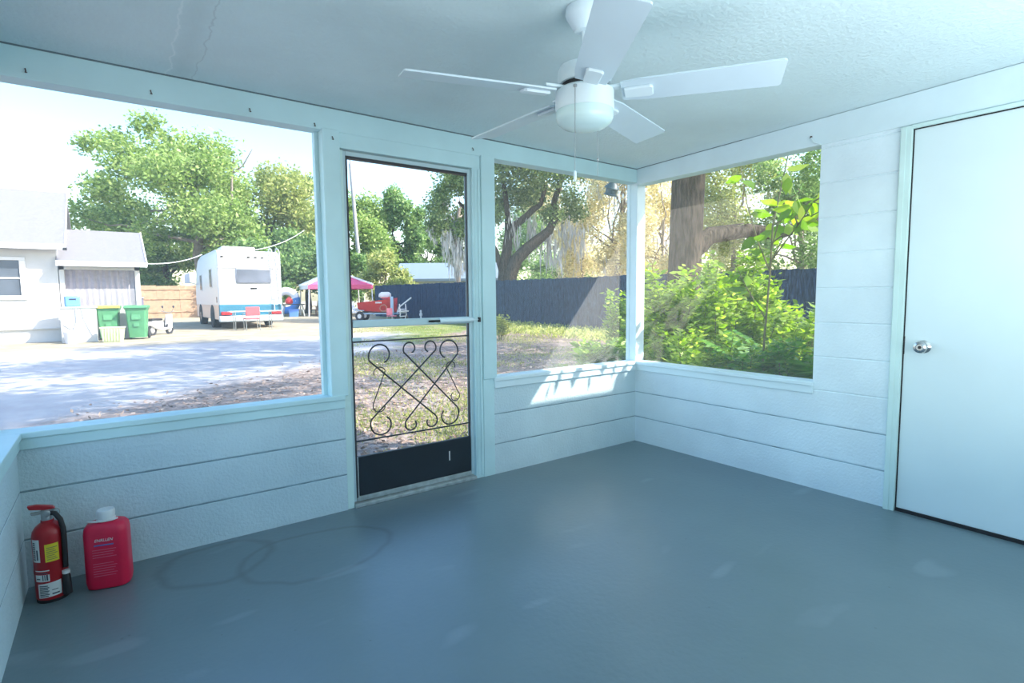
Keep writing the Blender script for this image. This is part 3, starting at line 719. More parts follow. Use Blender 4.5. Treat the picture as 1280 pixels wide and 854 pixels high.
# screened porch wing
b = MB(); b.box(.02, 2.03, 0, 2.4, .0, 1.02); b.box(.02, .14, 0, .12, 1.0, 2.42); b.box(1.90, 2.03, 0, .12, 1.0, 2.42); b.box(.02, 2.03, 0, .12, 2.18, 2.42)
b.box(.02, 2.03, 2.3, 2.4, 1.0, 2.42); b.box(1.93, 2.03, .1, 2.4, 1.0, 2.42)
b.build('porch_wall', M['siding'], hs, smooth=False)
b = MB(); b.prism([(-.38, 2.33), (-.38, 2.41), (2.4, 3.62), (2.4, 3.52)], 'x', -.02, 2.2)
pr_ = b.build('porch_roof', M['shingle'], hs, smooth=False)
b = MB(); b.box(-.02, 2.23, -.41, -.38, 2.27, 2.42); b.prism([(-.40, 2.30), (-.40, 2.43), (2.4, 3.64), (2.4, 3.52)], 'x', 2.2, 2.24); b.build('fascia', M['white'], pr_, smooth=False)
b = MB(); n = 60; vs = []
for k in range(n + 1):
    x = .14 + 1.76 * k / n; y = .14 + .025 * math.sin(k * 1.25) + .012 * math.sin(k * .5)
    vs += [(x, y, 1.02), (x, y, 2.2)]
b.add(vs, [(2 * k, 2 * k + 2, 2 * k + 3, 2 * k + 1) for k in range(n)])
b.build('curtain', M['curtain'], hs)
b = MB(); b.box(.12, 1.92, .02, .05, 1.58, 1.60)
MB().add([(.14, .03, 1.02), (1.9, .03, 1.02), (1.9, .03, 1.60), (.14, .03, 1.60)], [(0, 1, 2, 3)]).build('lower_screen', screenmat('porch_screen', .4, (.8, .78, .8)), hs, smooth=False)

# utility cabinet beside the house with pipes, blue case on top, bucket in front
cb = thing('utility_cabinet', 'white utility cabinet beside the house wall with thin pipes on its front', 'cabinet', (-4.22, 17.78, -.06))
MB().box(-.42, .42, -.28, .28, 0, 1.02).build('cabinet_body', M['siding'], cb, bevel=.015, smooth=False)
MB().box(-.45, .45, -.31, .31, 1.02, 1.06).build('cabinet_top', mat('pale_green_slab', (.52, .60, .55), .7), cb, smooth=False)
b = MB(); b.tube([(-.05, -.30, 1.0), (-.06, -.30, .6), (-.18, -.30, .25)], .012, 6); b.tube([(.08, -.30, 1.0), (.12, -.30, .7), (.3, -.30, .2)], .008, 6); b.tube([(-.36, -.30, .55), (-.2, -.30, .42), (-.08, -.30, .5)], .01, 6)
b.build('pipe', M['pipe'], cb)
bc = thing('blue_case', 'small blue plastic case with white lid on the utility cabinet', 'case', (-4.33, 17.72, 1.0), D2(8))
MB().box(-.2, .16, -.12, .12, 0, .30).build('case_body', M['blue'], bc, bevel=.03)
MB().box(-.21, .20, -.13, .13, .30, .36).build('case_lid', M['white'], bc, bevel=.02)
MB().box(-.10, .06, -.125, -.118, .20, .235).build('handle_slot', M['darkgap'], bc, smooth=False)
bk = thing('bucket', 'pale bucket on the ground in front of the utility cabinet', 'bucket', (-4.42, 17.2, -.06))
MB().lathe([(.13, 0), (.17, .34), (.175, .35), (.165, .35), (.125, .02)], 24).build('bucket_body', mat('pale_lilac_plastic', (.60, .60, .66), .5), bk)
MB().tube([(.17 * math.cos(t), -.02 - .05 * math.sin(t), .34 - .1 * math.sin(t)) for t in np.linspace(0, PI, 12)], .006, 6).build('bucket_handle', M['steel'], bk)

# wheeled bins
def wheelie(name, label, loc, rz, lidm, group=None, edge=False):
    t = thing(name, label, 'bin', loc, rz, group)
    b = MB(); b.loft([rrect(.22, .25, .05, .06), rrect(.27, .31, .05, .92), rrect(.29, .33, .05, .93), rrect(.29, .33, .05, .97)]); b.build('bin_body', M['bingreen'], t)
    b = MB(); b.prism([(-.36, .97), (-.36, 1.0), (-.1, 1.06), (.30, 1.06), (.36, .99), (.36, .97)], 'x', -.31, .31); l = b.build('lid', lidm, t, bevel=.012, smooth=False)
    if edge: MB().box(-.315, .315, -.375, -.20, .985, 1.065).build('lid_edge', M['yellow'], l, bevel=.01, smooth=False)
    MB().tube([(-.22, .36, .93), (-.22, .42, .95), (.22, .42, .95), (.22, .36, .93)], .018, 8).build('handle', M['binlid'], t)
    for sx_ in (-1, 1):
        MB().lathe([(.11, -.03), (.125, -.02), (.125, .02), (.11, .03)], 20, (sx_ * .25, .25, .125), mtx=Matrix.Rotation(PI / 2, 4, 'Y')).build('wheel', M['tyre'], t)
    b = MB(); b.box(-.11, .11, -.318, -.29, .62, .78); b.box(-.07, .07, -.30, -.27, .40, .52); b.build('front_plate', M['binlid'], t, smooth=False)
    return t
wheelie('wheelie_bin', 'green wheeled bin with yellow edged lid behind the cream crate', at(137, 17.0), D2(-6), M['bingreen'], 'wheeled bins by the house', True)
wheelie('wheelie_bin', 'green wheeled bin with plain green lid, right of the yellow edged one', at(172.5, 17.2), D2(-10), M['bingreen'], 'wheeled bins by the house')
cr = thing('recycling_crate', 'low cream ribbed crate standing in front of the yellow edged bin', 'crate', at(140.5, 16.2), D2(-6))
b = MB(); b.loft([rrect(.24, .16, .04, 0), rrect(.29, .20, .04, .40), rrect(.31, .22, .04, .41), rrect(.31, .22, .04, .44), rrect(.27, .18, .03, .44), rrect(.23, .15, .03, .05)]); cb_ = b.build('crate_body', M['cream'], cr)
for k in range(7): MB().box(-.235 + .07 * k, -.215 + .07 * k, -.218, -.16, .04, .40).build('rib', M['cream'], cb_, smooth=False)

# scooter by the tan fence
sc = thing('motor_scooter', 'white motor scooter parked beside the bins near the tan fence', 'scooter', at(201, 19.0), D2(-40)); sc.scale = (.76, .76, .82)
for y in (-.55, .55):
    b = MB(); b.tube([(.0, y + .2 * math.cos(t), .22 + .2 * math.sin(t)) for t in np.linspace(0, 2 * PI, 24, endpoint=False)], .05, 8, closed=True); wv = b.build('wheel', M['tyre'], sc)
    MB().lathe([(.12, -.03), (.13, 0), (.12, .03)], 16, (0, y, .22), mtx=Matrix.Rotation(PI / 2, 4, 'Y')).build('hub', M['pipe'], wv)
b = MB(); b.prism([(-.75, .42), (-.62, .62), (.0, .58), (.02, .30), (.40, .28), (.52, .85), (.62, .85), (.60, .25), (.1, .18), (-.3, .22)], 'x', -.14, .14); b.build('body', M['white'], sc, bevel=.03)
MB().box(-.13, .13, -.68, -.02, .60, .70).build('seat', M['blackrubber'], sc, bevel=.03)
b = MB(); b.tube([(-.32, .48, 1.0), (-.05, .55, .92), (.05, .55, .92), (.32, .48, 1.0)], .018, 8); b.build('handlebar', M['steel'], sc)
for s_ in (-1, 1):
    b = MB(); b.tube([(s_ * .2, .52, .98), (s_ * .26, .54, 1.12)], .008, 6); b.lathe([(.05, -.01), (.055, 0), (.05, .01)], 14, (s_ * .27, .54, 1.17), mtx=Matrix.Rotation(PI / 2, 4, 'X')); b.build('mirror', M['glassdark'], sc)
MB().lathe([(.07, 0), (.05, .03)], 16, (0, .62, .78), mtx=Matrix.Rotation(-PI / 2, 4, 'X')).build('headlight', M['glassdark'], sc)

# ------------------------------------------------------------------ fences
def board_fence(name, label, p0, p1, h, m, bw_=.14, post=None, rails=True):
    p0, p1 = Vector(p0), Vector(p1); Ln = (p1 - p0).length; a = math.atan2(p1.y - p0.y, p1.x - p0.x)
    t = thing(name, label, 'fence', (p0.x, p0.y, 0), a)
    b = MB(); n = int(Ln / bw_)
    ca, sa = math.cos(a), math.sin(a)
    for k in range(n):
        x = k * bw_; z = gz(p0.x + ca * x, p0.y + sa * x); dz = random.uniform(-.02, .02); y = random.uniform(-.012, .012)
        b.box(x + .003, x + bw_ - .003, y, y + .02, z, z + h + dz)
    b.build('boards', m, t, smooth=False)
    if rails:
        for zz in (.35, h * .58, h - .25):
            b = MB(); z0 = gz(p0.x, p0.y); z1 = gz(p1.x, p1.y)
            b.add([(0, .02, z0 + zz), (0, .06, z0 + zz), (0, .06, z0 + zz + .09), (0, .02, z0 + zz + .09), (Ln, .02, z1 + zz), (Ln, .06, z1 + zz), (Ln, .06, z1 + zz + .09), (Ln, .02, z1 + zz + .09)],
                  [(3, 2, 1, 0), (4, 5, 6, 7), (0, 1, 5, 4), (1, 2, 6, 5), (2, 3, 7, 6), (3, 0, 4, 7)]); b.build('rail', m, t, smooth=False)
    return t
board_fence('board_fence', 'dark navy board fence running along the right side of the yard', (9.6, 28.9, 0), (9.6, -6, 0), 1.84, M['navy'])
tf = board_fence('board_fence', 'tan wooden board fence between the house and the motorhome', (3.6, 36.0, 0), (-7.0, 36.0, 0), 1.95, M['tanwood'], .30)
gp = thing('gate_post', 'slim dark post at the left end of the tan fence beside the house', 'post', at(179, 24))
MB().box(-.07, .07, -.07, .07, 0, 1.25).build('post', mat('lilac_grey_post', (.20, .19, .26), .7), gp, smooth=False)
MB().box(-.09, .09, -.09, .09, 1.25, 1.30).build('cap', M['pipe'], gp, smooth=False)

# ------------------------------------------------------------------ motorhome (aligned with the porch)
rv = thing('motorhome', 'white motorhome with teal rear band, ladder and wide rear window, seen from behind', 'motorhome', (1.17, 21.25, -.02))
HW, LN = 1.18, 6.9
b = MB()
side = [(0, .95), (-.06, 1.15), (-.02, 2.0), (0, 2.95), (.12, 3.10), (.5, 3.16), (4.8, 3.16), (5.6, 3.05), (6.3, 2.6), (6.75, 1.9), (6.9, 1.35), (6.9, .95)]
def ringx(x, inset): return [(x, p[0] + (inset if p[0] < 1 else -inset), p[1] - (inset if p[1] > 2.9 else 0)) for p in side]
b.loft([ringx(-HW, .07), ringx(-HW + .05, 0), ringx(HW - .05, 0), ringx(HW, .07)])
body = b.build('body', M['white'], rv, ang=35)
MB().box(-HW + .01, HW - .01, .0, 6.85, .36, .96).build('lower_panel', M['skirt'], rv, bevel=.03)
MB().box(-HW + .005, HW - .005, -.07, .10, .52, .97).build('rear_band', M['teal'], rv, bevel=.03)
MB().box(-HW - .01, HW + .01, -.16, .10, .28, .53).build('rear_bumper', mat('pale_bumper', (.55, .63, .70), .4), rv, bevel=.05)
MB().box(-HW + .02, HW - .02, -.05, .02, 2.42, 2.47).build('rear_crease', M['white'], rv, bevel=.01)
rwd = MB().box(-.52, .80, -.085, .02, 1.80, 2.42).build('rear_window_frame', mat('grey_window_trim', (.30, .32, .36), .4), rv, bevel=.05)
MB().box(-.48, .76, -.092, -.05, 1.84, 2.38).build('pane', mat('reflecting_glass', (.13, .15, .19), .35, .35, 1.2, spec=.25), rwd, bevel=.03)
for s_ in (-1, 1):
    MB().box(s_ * .93 - .19, s_ * .93 + .19, -.17, -.05, .56, .69).build('tail_light', M['tailred'], rv, bevel=.02)
for x in (-.98, -.02, .24, .50): MB().box(x - .05, x + .05, -.03, .03, 2.84, 2.89).build('marker_light', M['darkgap'], rv, smooth=False)
MB().box(.0, .24, -.09, -.02, 1.59, 1.65).build('badge', M['darkgap'], rv, smooth=False)
MB().box(.05, .34, -.085, -.05, 1.15, 1.32).build('number_plate', M['label_white'], rv, smooth=False)
b = MB()
for x in (.86, 1.14): b.tube([(x, -.14, .55), (x, -.14, 3.0), (x, -.02, 3.2), (x, .35, 3.3), (x, .55, 3.16)], .022, 8)
for k in range(9): b.tube([(.86, -.14, .7 + .28 * k), (1.14, -.14, .7 + .28 * k)], .016, 8)
b.build('ladder', mat('ladder_grey', (.40, .43, .47), .4), rv)
MB().box(-.9, .35, .5, 1.6, 3.14, 3.32).build('roof_unit', M['white'], rv, bevel=.06)
MB().box(-.7, .2, 2.4, 3.3, 3.14, 3.36).build('roof_unit', M['white'], rv, bevel=.06)
for (y0, y1, z0, z1) in ((1.35, 1.95, 1.70, 2.42), (4.35, 4.95, 1.62, 2.28)):
    f_ = MB().box(-HW - .02, -HW + .02, y0 - .05, y1 + .05, z0 - .05, z1 + .05).build('side_window', M['white'], rv, bevel=.015)
    MB().box(-HW - .03, -HW, y0, y1, z0, z1).build('pane', M['glassdark'], f_, smooth=False)
MB().box(-HW - .015, -HW + .01, .30, .42, 1.05, 1.28).build('side_hatch', M['glassdark'], rv, smooth=False)
b = MB(); b.tube([(-HW, 6.2, 1.9), (-HW - .3, 6.25, 2.0), (-HW - .4, 6.2, 2.3)], .03, 6); b.box(-HW - .52, -HW - .3, 6.15, 6.25, 1.95, 2.45); b.build('side_mirror', M['white'], rv, bevel=.02)
for (x, y) in ((-1.0, 1.75), (1.0, 1.75), (-1.05, 5.4), (1.05, 5.4)):
    ww = MB().lathe([(.25, -.13), (.38, -.12), (.41, -.05), (.41, .05), (.38, .12), (.25, .13)], 28, (x, y, .40), mtx=Matrix.Rotation(PI / 2, 4, 'Y')).build('wheel', M['tyre'], rv)
    MB().lathe([(.22, -.14), (.24, 0), (.22, .14)], 20, (x, y, .40), mtx=Matrix.Rotation(PI / 2, 4, 'Y')).build('rim', M['steel'], ww)
for y in (1.75, 5.4):
    b = MB(); b.lathe([(.50, -.01), (.50, .01)], 28, (-HW, y, .46), mtx=Matrix.Rotation(PI / 2, 4, 'Y')); b.build('wheel_arch', M['darkgap'], rv, smooth=False)

# chair and small table behind the motorhome
def side_chair(label, loc, rz, seatm):
    t = thing('side_chair', label, 'chair', loc, rz)
    MB().box(-.25, .25, -.25, .22, .42, .47).build('seat', seatm, t, bevel=.015)
    MB().box(-.25, .25, .20, .25, .56, .90).build('backrest', seatm, t, bevel=.02)
    for (x, y) in ((-.24, -.23), (.24, -.23)): MB().tube([(x, y, 0), (x, y, .43)], .014, 8).build('leg', M['steel'], t)
    for x in (-.24, .24): MB().tube([(x, .24, 0), (x, .22, .43), (x, .235, .9)], .014, 8).build('leg', M['steel'], t)
    for x in (-.27, .27): MB().tube([(x, -.22, .43), (x, -.22, .64), (x, .22, .66)], .014, 8).build('armrest', M['steel'], t)
    return t
side_chair('red seated metal armchair behind the motorhome bumper', (.90, 19.85, -.03), D2(180), M['redcloth'])
tb = thing('camp_table', 'pale camp table with thin metal legs behind the motorhome', 'table', (.95, 20.45, -.03), 0)
MB().box(-.75, .95, -.25, .25, .70, .735).build('tabletop', M['white'], tb, bevel=.01, smooth=False)
for (x, y) in ((-.55, -.2), (.75, -.2), (-.55, .2), (.75, .2)): MB().tube([(x, y, 0), (x, y, .7)], .016, 8).build('leg', M['steel'], tb)

# ------------------------------------------------------------------ party canopy
tn = thing('pop_up_canopy', 'pink and white pop up canopy on four thin white legs', 'canopy', at(421, 35.5), D2(-8))
hw = 1.95
for (x, y) in ((-hw, -hw), (hw, -hw), (hw, hw), (-hw, hw)):
    MB().tube([(x * 1.0, y * 1.0, 0), (x * .96, y * .96, 1.85)], .035, 8).build('leg', M['tentwhite'], tn)
ap = (0, 0, 2.85); cs = [(-hw, -hw, 1.92), (hw, -hw, 1.92), (hw, hw, 1.92), (-hw, hw, 1.92)]
dn = [(x, y, 1.66) for (x, y, z) in cs]
for k in range(4):
    j = (k + 1) % 4
    mid = Vector(cs[k]).lerp(Vector(cs[j]), .5); 
    b = MB(); b.add([cs[k], cs[j], (Vector(cs[j]) * .5 + Vector(ap) * .5 - Vector((0, 0, .06))), ap, (Vector(cs[k]) * .5 + Vector(ap) * .5 - Vector((0, 0, .06)))], [(0, 1, 2, 3, 4)])
    b.add([cs[k], cs[j], dn[j], dn[k]], [(0, 1, 2, 3)])
    b.build('canopy_panel', M['tentpink'] if k in (0, 2) else M['tentwhite'], tn, smooth=False)
b = MB()
for k in range(4): b.tube([Vector(cs[k]) + Vector((0, 0, .012)), Vector(ap) + Vector((0, 0, .02))], .07, 6)
b.build('canopy_seam', M['tentwhite'], tn)
b = MB()
for k in range(4): b.tube([Vector(cs[k]) * .96, Vector(cs[(k + 1) % 4]) * .96], .02, 6)
b.build('truss', M['pipe'], tn)
# things around the canopy
ft = thing('folding_table', 'black topped folding table left of the canopy', 'table', at(368, 33.5), D2(-20))
MB().box(-.65, .65, -.3, .3, .72, .77).build('tabletop', M['blackrubber'], ft, smooth=False)
for x in (-.55, .55):
    for y in (-.22, .22): MB().tube([(x * 1.15, y, 0), (x * .9, y * .6, .72)], .028, 6).build('leg', M['steel'], ft)
bl_ = at(367, 33.5)
bag = thing('red_bag', 'small red bag lying on the black folding table', 'bag', (bl_.x - .2, bl_.y, bl_.z + .77), 0)
MB().lathe([(.02, 0), (.19, .02), (.23, .14), (.20, .28), (.10, .35), (.03, .36)], 18).build('bag_body', M['tailred'], bag)
MB().tube([(-.08, 0, .34), (-.05, 0, .44), (.05, 0, .44), (.08, 0, .34)], .014, 6).build('bag_handle', M['redcloth'], bag)
pf = thing('pool_float', 'blue and white round pool float leaning upright left of the canopy', 'pool float', at(359.5, 34.8) + Vector((0, 0, .95)), D2(-30))
fm = bpy.data.materials.new('striped_vinyl'); fm.use_nodes = True
_nt = fm.node_tree; _tc = _nt.nodes.new('ShaderNodeTexCoord'); _w = _nt.nodes.new('ShaderNodeTexGradient'); _w.gradient_type = 'RADIAL'
_mp = _nt.nodes.new('ShaderNodeMapping'); _mp.inputs['Rotation'].default_value = (PI / 2, 0, 0)
_nt.links.new(_tc.outputs['Object'], _mp.inputs['Vector']); _nt.links.new(_mp.outputs[0], _w.inputs['Vector'])
_r = _nt.nodes.new('ShaderNodeValToRGB'); _r.color_ramp.interpolation = 'CONSTANT'; _r.color_ramp.elements[0].color = (.8, .8, .85, 1); _r.color_ramp.elements[1].position = .45; _r.color_ramp.elements[1].color = (.05, .22, .6, 1)
_e = _r.color_ramp.elements.new(.8); _e.color = (.8, .8, .85, 1)
_nt.links.new(_w.outputs['Fac'], _r.inputs['Fac']); _nt.links.new(_r.outputs['Color'], _nt.nodes['Principled BSDF'].inputs['Base Color'])
MB().tube([(.62 * math.cos(t), 0, .62 * math.sin(t)) for t in np.linspace(0, 2 * PI, 32, endpoint=False)], .24, 12, closed=True).build('float_ring', fm, pf)
MB().lathe([(.02, -.04), (.03, 0), (.02, .04)], 10, (.62, -.24, 0), mtx=Matrix.Rotation(PI / 2, 4, 'X')).build('valve', M['white'], pf)
bx = thing('storage_tub', 'blue storage tub under the black folding table', 'tub', at(368, 33.5) + Vector((0, 0, 0)), D2(-15))
MB().loft([rrect(.25, .18, .04, 0), rrect(.30, .22, .04, .42)]).build('tub_body', M['blue'], bx)
MB().box(-.32, .32, -.24, .24, .42, .47).build('tub_lid', M['blue'], bx, bevel=.01)
def patio_chair(label, px, Z, rz, m):
    t = thing('patio_chair', label, 'chair', at(px, Z), rz)
    MB().box(-.28, .28, -.28, .25, .36, .41).build('seat', m, t, bevel=.01)
    b = MB()
    for k in range(5): b.box(-.27 + .11 * k, -.19 + .11 * k, .25, .29, .40, 1.02, mtx=Matrix.Translation((0, .0, 0)) @ Matrix.Rotation(-.18, 4, 'X'))
    b.build('backrest', m, t, smooth=False)
    for (x, y) in ((-.27, -.26), (.27, -.26), (-.27, .26), (.27, .26)): MB().box(x - .03, x + .03, y - .03, y + .03, 0, .58 if y < 0 else .4).build('leg', m, t, smooth=False)
    for x in (-.29, .29): MB().box(x - .05, x + .05, -.3, .3, .58, .61).build('armrest', m, t, smooth=False)
    return t
patio_chair('brown slatted patio chair under the left half of the canopy', 396, 34.6, D2(-60), mat('brown_slats', (.26, .17, .11), .8))
patio_chair('white patio chair at the right canopy leg near the boat trailer', 447.5, 28.5, D2(30), M['tentwhite'])

# ------------------------------------------------------------------ red boat on its trailer
bt = thing('boat_trailer', 'pale two wheeled boat trailer under the red boat', 'trailer', at(475, 27.3), D2(-38)); bt.scale = (.72, .72, .80)
b = MB(); b.box(-1.35, 1.35, -.42, -.34, .42, .50); b.box(-1.35, 1.35, .34, .42, .42, .50)
for x in (-1.2, -.3, .6, 1.25): b.box(x - .04, x + .04, -.42, .42, .42, .48)
b.build('frame', M['trailerblue'], bt, smooth=False)
b = MB(); b.tube([(1.3, -.3, .5), (1.45, -.3, .85), (2.3, -.3, 1.42)], .045, 8); b.build('drawbar', M['label_white'], bt)
for x in (-1.15, -.9):
    pass
for y in (-.62, .62):
    ww = MB().lathe([(.15, -.09), (.29, -.08), (.31, 0), (.29, .08), (.15, .09)], 24, (-1.2, y, .31), mtx=Matrix.Rotation(PI / 2, 4, 'X')).build('wheel', M['tyre'], bt)
    MB().lathe([(.14, -.095), (.15, 0), (.14, .095)], 16, (-1.2, y, .31), mtx=Matrix.Rotation(PI / 2, 4, 'X')).build('rim', M['white'], ww)
    MB().box(-1.5, -.9, y - .12, y + .12, .64, .68).build('mudguard', M['trailerblue'], bt, bevel=.02)
q_ = at(475, 27.3)
bo = thing('rowing_boat', 'red open boat with small white lettering sitting on its trailer', 'boat', (q_.x, q_.y, q_.z + .40), D2(-38)); bo.scale = (.72, .72, .82)
def hull(x, hw_, z0, z1, fl=.6): return [(x, -hw_, z1), (x, -hw_ * fl, z0 + .08), (x, -.0, z0), (x, hw_ * fl, z0 + .08), (x, hw_, z1), (x, hw_ * .85, z1), (x, 0, z0 + .2), (x, -hw_ * .85, z1)]
MB().loft([hull(-1.45, .34, .20, .62), hull(-1.0, .58, .06, .66), hull(-.3, .66, .0, .72), (hull(.5, .64, .0, .80)), hull(1.15, .56, .02, .90)]).build('hull', M['hullred'], bo, ang=30)
b = MB(); b.tube([(.62, -.68, .12), (.35, -.69, .1), (.2, -.69, .25), (.3, -.69, .45), (.55, -.69, .5), (.7, -.69, .35)], .025, 8, closed=True); b.build('rope_coil', M['tanwood'], bo)
b = MB(); 
for k in range(4): b.box(-.08 + .11 * k, .0 + .11 * k, -.668, -.655, .58, .67)
b.build('lettering', M['white'], bo, smooth=False)
om = thing('outboard_motor', 'white outboard motor clamped to the red boat stern', 'motor', (0, 0, 0))
om.matrix_world = Matrix.Translation((q_.x, q_.y, q_.z + .40)) @ Matrix.Rotation(D2(-38), 4, 'Z') @ Matrix.Diagonal((.72, .72, .82, 1))
MB().loft([rrect(.20, .15, .08, .88, cx=.35), rrect(.42, .2, .1, .98, cx=.4), rrect(.40, .2, .1, 1.15, cx=.42), rrect(.25, .12, .08, 1.26, cx=.42)]).build('cowl', M['white'], om)
MB().box(.95, 1.15, -.74, -.60, -.2, .98).build('shaft_cover', M['trailerblue'], om, bevel=.03)
MB().box(.35, 1.05, -.70, -.15, .86, .93).build('bracket', M['tailred'], om, smooth=False)
rc = thing('camp_chair', 'small pink folding chair in front of the boat trailer', 'chair', at(490.5, 26.2), D2(20)); rc.scale = (.88, .88, .88)
MB().box(-.2, .2, -.2, .2, .30, .34).build('seat', mat('pink_seat_cloth', (.70, .22, .28), .7), rc)
MB().box(-.2, .2, .18, .22, .36, .74).build('backrest', bpy.data.materials['pink_seat_cloth'], rc)
for (x, y) in ((-.18, -.18), (.18, -.18), (-.18, .18), (.18, .18)): MB().tube([(x * 1.1, y * 1.2, 0), (x, y, .32)], .015, 6).build('leg', M['steel'], rc)
ct = thing('hand_cart', 'white framed two wheeled hand cart right of the boat trailer', 'cart', at(503.5, 26.4), D2(15)); ct.scale = (.85, .85, .85)
b = MB()
for x in (-.22, .22): b.tube([(x, .05, .12), (x, -.08, .4), (x, -.02, 1.0)], .03, 8)
for z in (.3, .5, .7): b.tube([(-.22, -.06, z), (.22, -.06, z)], .025, 8)
b.box(-.3, .3, -.2, .1, .55, .62); b.build('frame', M['white'], ct)
for x in (-.3, .32): MB().lathe([(.10, -.06), (.2, -.05), (.21, 0), (.2, .05), (.10, .06)], 18, (x, .12, .21), mtx=Matrix.Rotation(PI / 2, 4, 'Y')).build('wheel', M['tyre'], ct)
wp = thing('marker_post', 'short white knobbed post in front of the navy fence', 'post', at(526.5, 27.0)); wp.scale = (.85, .85, .85)
MB().lathe([(.12, 0), (.12, .06), (.05, .08), (.05, .26), (.09, .30), (.09, .42), (.04, .46), (.07, .52), (.05, .60), (.01, .62)], 16).build('post', M['white'], wp)

# ------------------------------------------------------------------ far white building behind the fence
mh = thing('mobile_home', 'long low building with pale blue white roof beyond the navy fence', 'building', at(498, 38.0), -YAW)
b = MB(); b.box(0, 7.4, .0, 4, 0, 2.3); b.prism([(0, 2.28), (4, 2.28), (2, 3.5)], 'x', 0.1, 7.3); b.build('wall', M['creamwall'], mh, smooth=False)
b = MB(); b.prism([(-.3, 2.16), (-.3, 2.34), (2.0, 3.55), (4.3, 2.34), (4.3, 2.16), (2, 3.4)], 'x', -.2, 7.6); b.build('roof', M['metalroof'], mh, smooth=False)
for x in (1.8, 4.2): 
    f_ = MB().box(x, x + .9, -.05, .02, 1.0, 2.0).build('window', M['white'], mh, smooth=False); MB().box(x + .08, x + .82, -.07, .0, 1.08, 1.92).build('pane', M['glassdark'], f_, smooth=False)

# pole and cables
up_ = thing('utility_pole', 'tall thin grey utility pole rising behind the canopy', 'utility pole', at(452, 41))
MB().tube([(.25, 0, 0), (-.15, 0, 5.5), (-.45, 0, 10.8)], [.16, .14, .11], 12).build('pole', M['poleg'], up_)
MB().lathe([(.05, 0), (.07, .05), (.04, .2), (.06, .22), (.04, .3)], 10, (-.45, 0, 10.8)).build('insulator', M['poleg'], up_)
def cable(name, label, p, q, sag):
    p, q = Vector(p), Vector(q); pts = [p.lerp(q, k / 16) - Vector((0, 0, sag * 4 * (k / 16) * (1 - k / 16))) for k in range(17)]
    tag(MB().tube(pts, .018, 6).build(name, M['wire']), label, 'cable')
cable('service_cable', 'pale cable from the porch roof corner of the house to the motorhome roof', (-2.45, 18.1, 2.33), (-.1, 24.5, 3.12), .12)
cable('service_cable', 'pale cable rising from the motorhome roof into the trees', (1.2, 23.0, 3.2), at(385, 33, 5.2), .25)

# ================================================================== TREES
def limb(b, pts, r0, r1, n=9):
    k = len(pts); b.tube(pts, [r0 + (r1 - r0) * i / (k - 1) for i in range(k)], n)
def wob(p, q, n, a):
    p, q = Vector(p), Vector(q); L_ = (q - p).length
    return [p.lerp(q, k / n) + (Vector((random.uniform(-a, a), random.uniform(-a, a), random.uniform(-a, a) * .5)) * L_ if 0 < k < n else Vector((0, 0, 0))) for k in range(n + 1)]

def tree(label, px, Z, H, crown, clumpn, nleaf, leaf, lm, bark, trunk_r=.25, name='tree', moss=0, base=None, trunk_to=None, clump_r=.32, group=None, flat=1., clear=None):
    """crown: (dx, dz_centre, rx, rz) in metres about the foot, in the plane across the view"""
    loc = at(px, Z); t = thing(name, label, 'tree', loc, -YAW, group)
    dx, dz, rx, rz = crown
    cl = []
    for k in range(clumpn):
        d = rdir(1)[0]; r = random.uniform(.45, .95)
        c = (dx + d[0] * rx * r, d[1] * rx * .75 * r, dz + d[2] * rz * r)
        s = random.uniform(.7, 1.3) * clump_r
        cl.append((c, (rx * s, rx * s * .8, rz * s * .75 * flat)))
    nleaf = int(nleaf * 2.1); leaf *= .66
    P = cloud(cl, nleaf, .35); P[:, 2] = np.maximum(P[:, 2], .15)
    if clear: P = P[~((P[:, 0] > clear[0]) & (P[:, 0] < clear[1]) & (P[:, 2] < clear[2]) & (P[:, 1] < .4))]; nleaf = len(P)
    d = rdir(nleaf, .7); 
    leafmesh('foliage', P, d, perp(d), leaf * (.6 + .8 * RNG.random(nleaf)), leaf * .55 * (.6 + .8 * RNG.random(nleaf)), lm, t)
    b = MB(); top = trunk_to or (dx * .6, 0, dz)
    limb(b, wob((0, 0, -.1), top, 6, .02), trunk_r, trunk_r * .4)
    for k in range(min(9, clumpn)):
        c = cl[k][0]; s = Vector((0, 0, -.1)).lerp(Vector(top), random.uniform(.45, .95))
        limb(b, wob(s, c, 5, .06), trunk_r * .35, trunk_r * .08, 6)
    b.build('trunk', bark, t)
    if moss: moss_strands(t, cl, moss)
    return t, cl

def moss_strands(t, cl, n, ln=(.5, 1.6), wd=.10):
    P = cloud(cl, n, .2); P[:, 2] -= .2
    PP = []; DD = []; LL = []
    for k in range(n):
        L_ = random.uniform(*ln); m_ = 5
        for j in range(m_):
            PP.append(P[k] + np.array([random.gauss(0, .07), random.gauss(0, .07), -L_ * j / m_ * .8])); DD.append([random.gauss(0, .12), random.gauss(0, .12), -1]); LL.append(L_ * random.uniform(.3, .55))
    PP = np.array(PP); DD = np.array(DD); DD /= np.linalg.norm(DD, axis=1)[:, None]
    w = perp(DD); return leafmesh('spanish_moss', PP, DD, w, np.array(LL), wd * (.4 + RNG.random(len(PP))), M['moss'], t)

m_px = lambda d, Z: d / 682.3 * Z
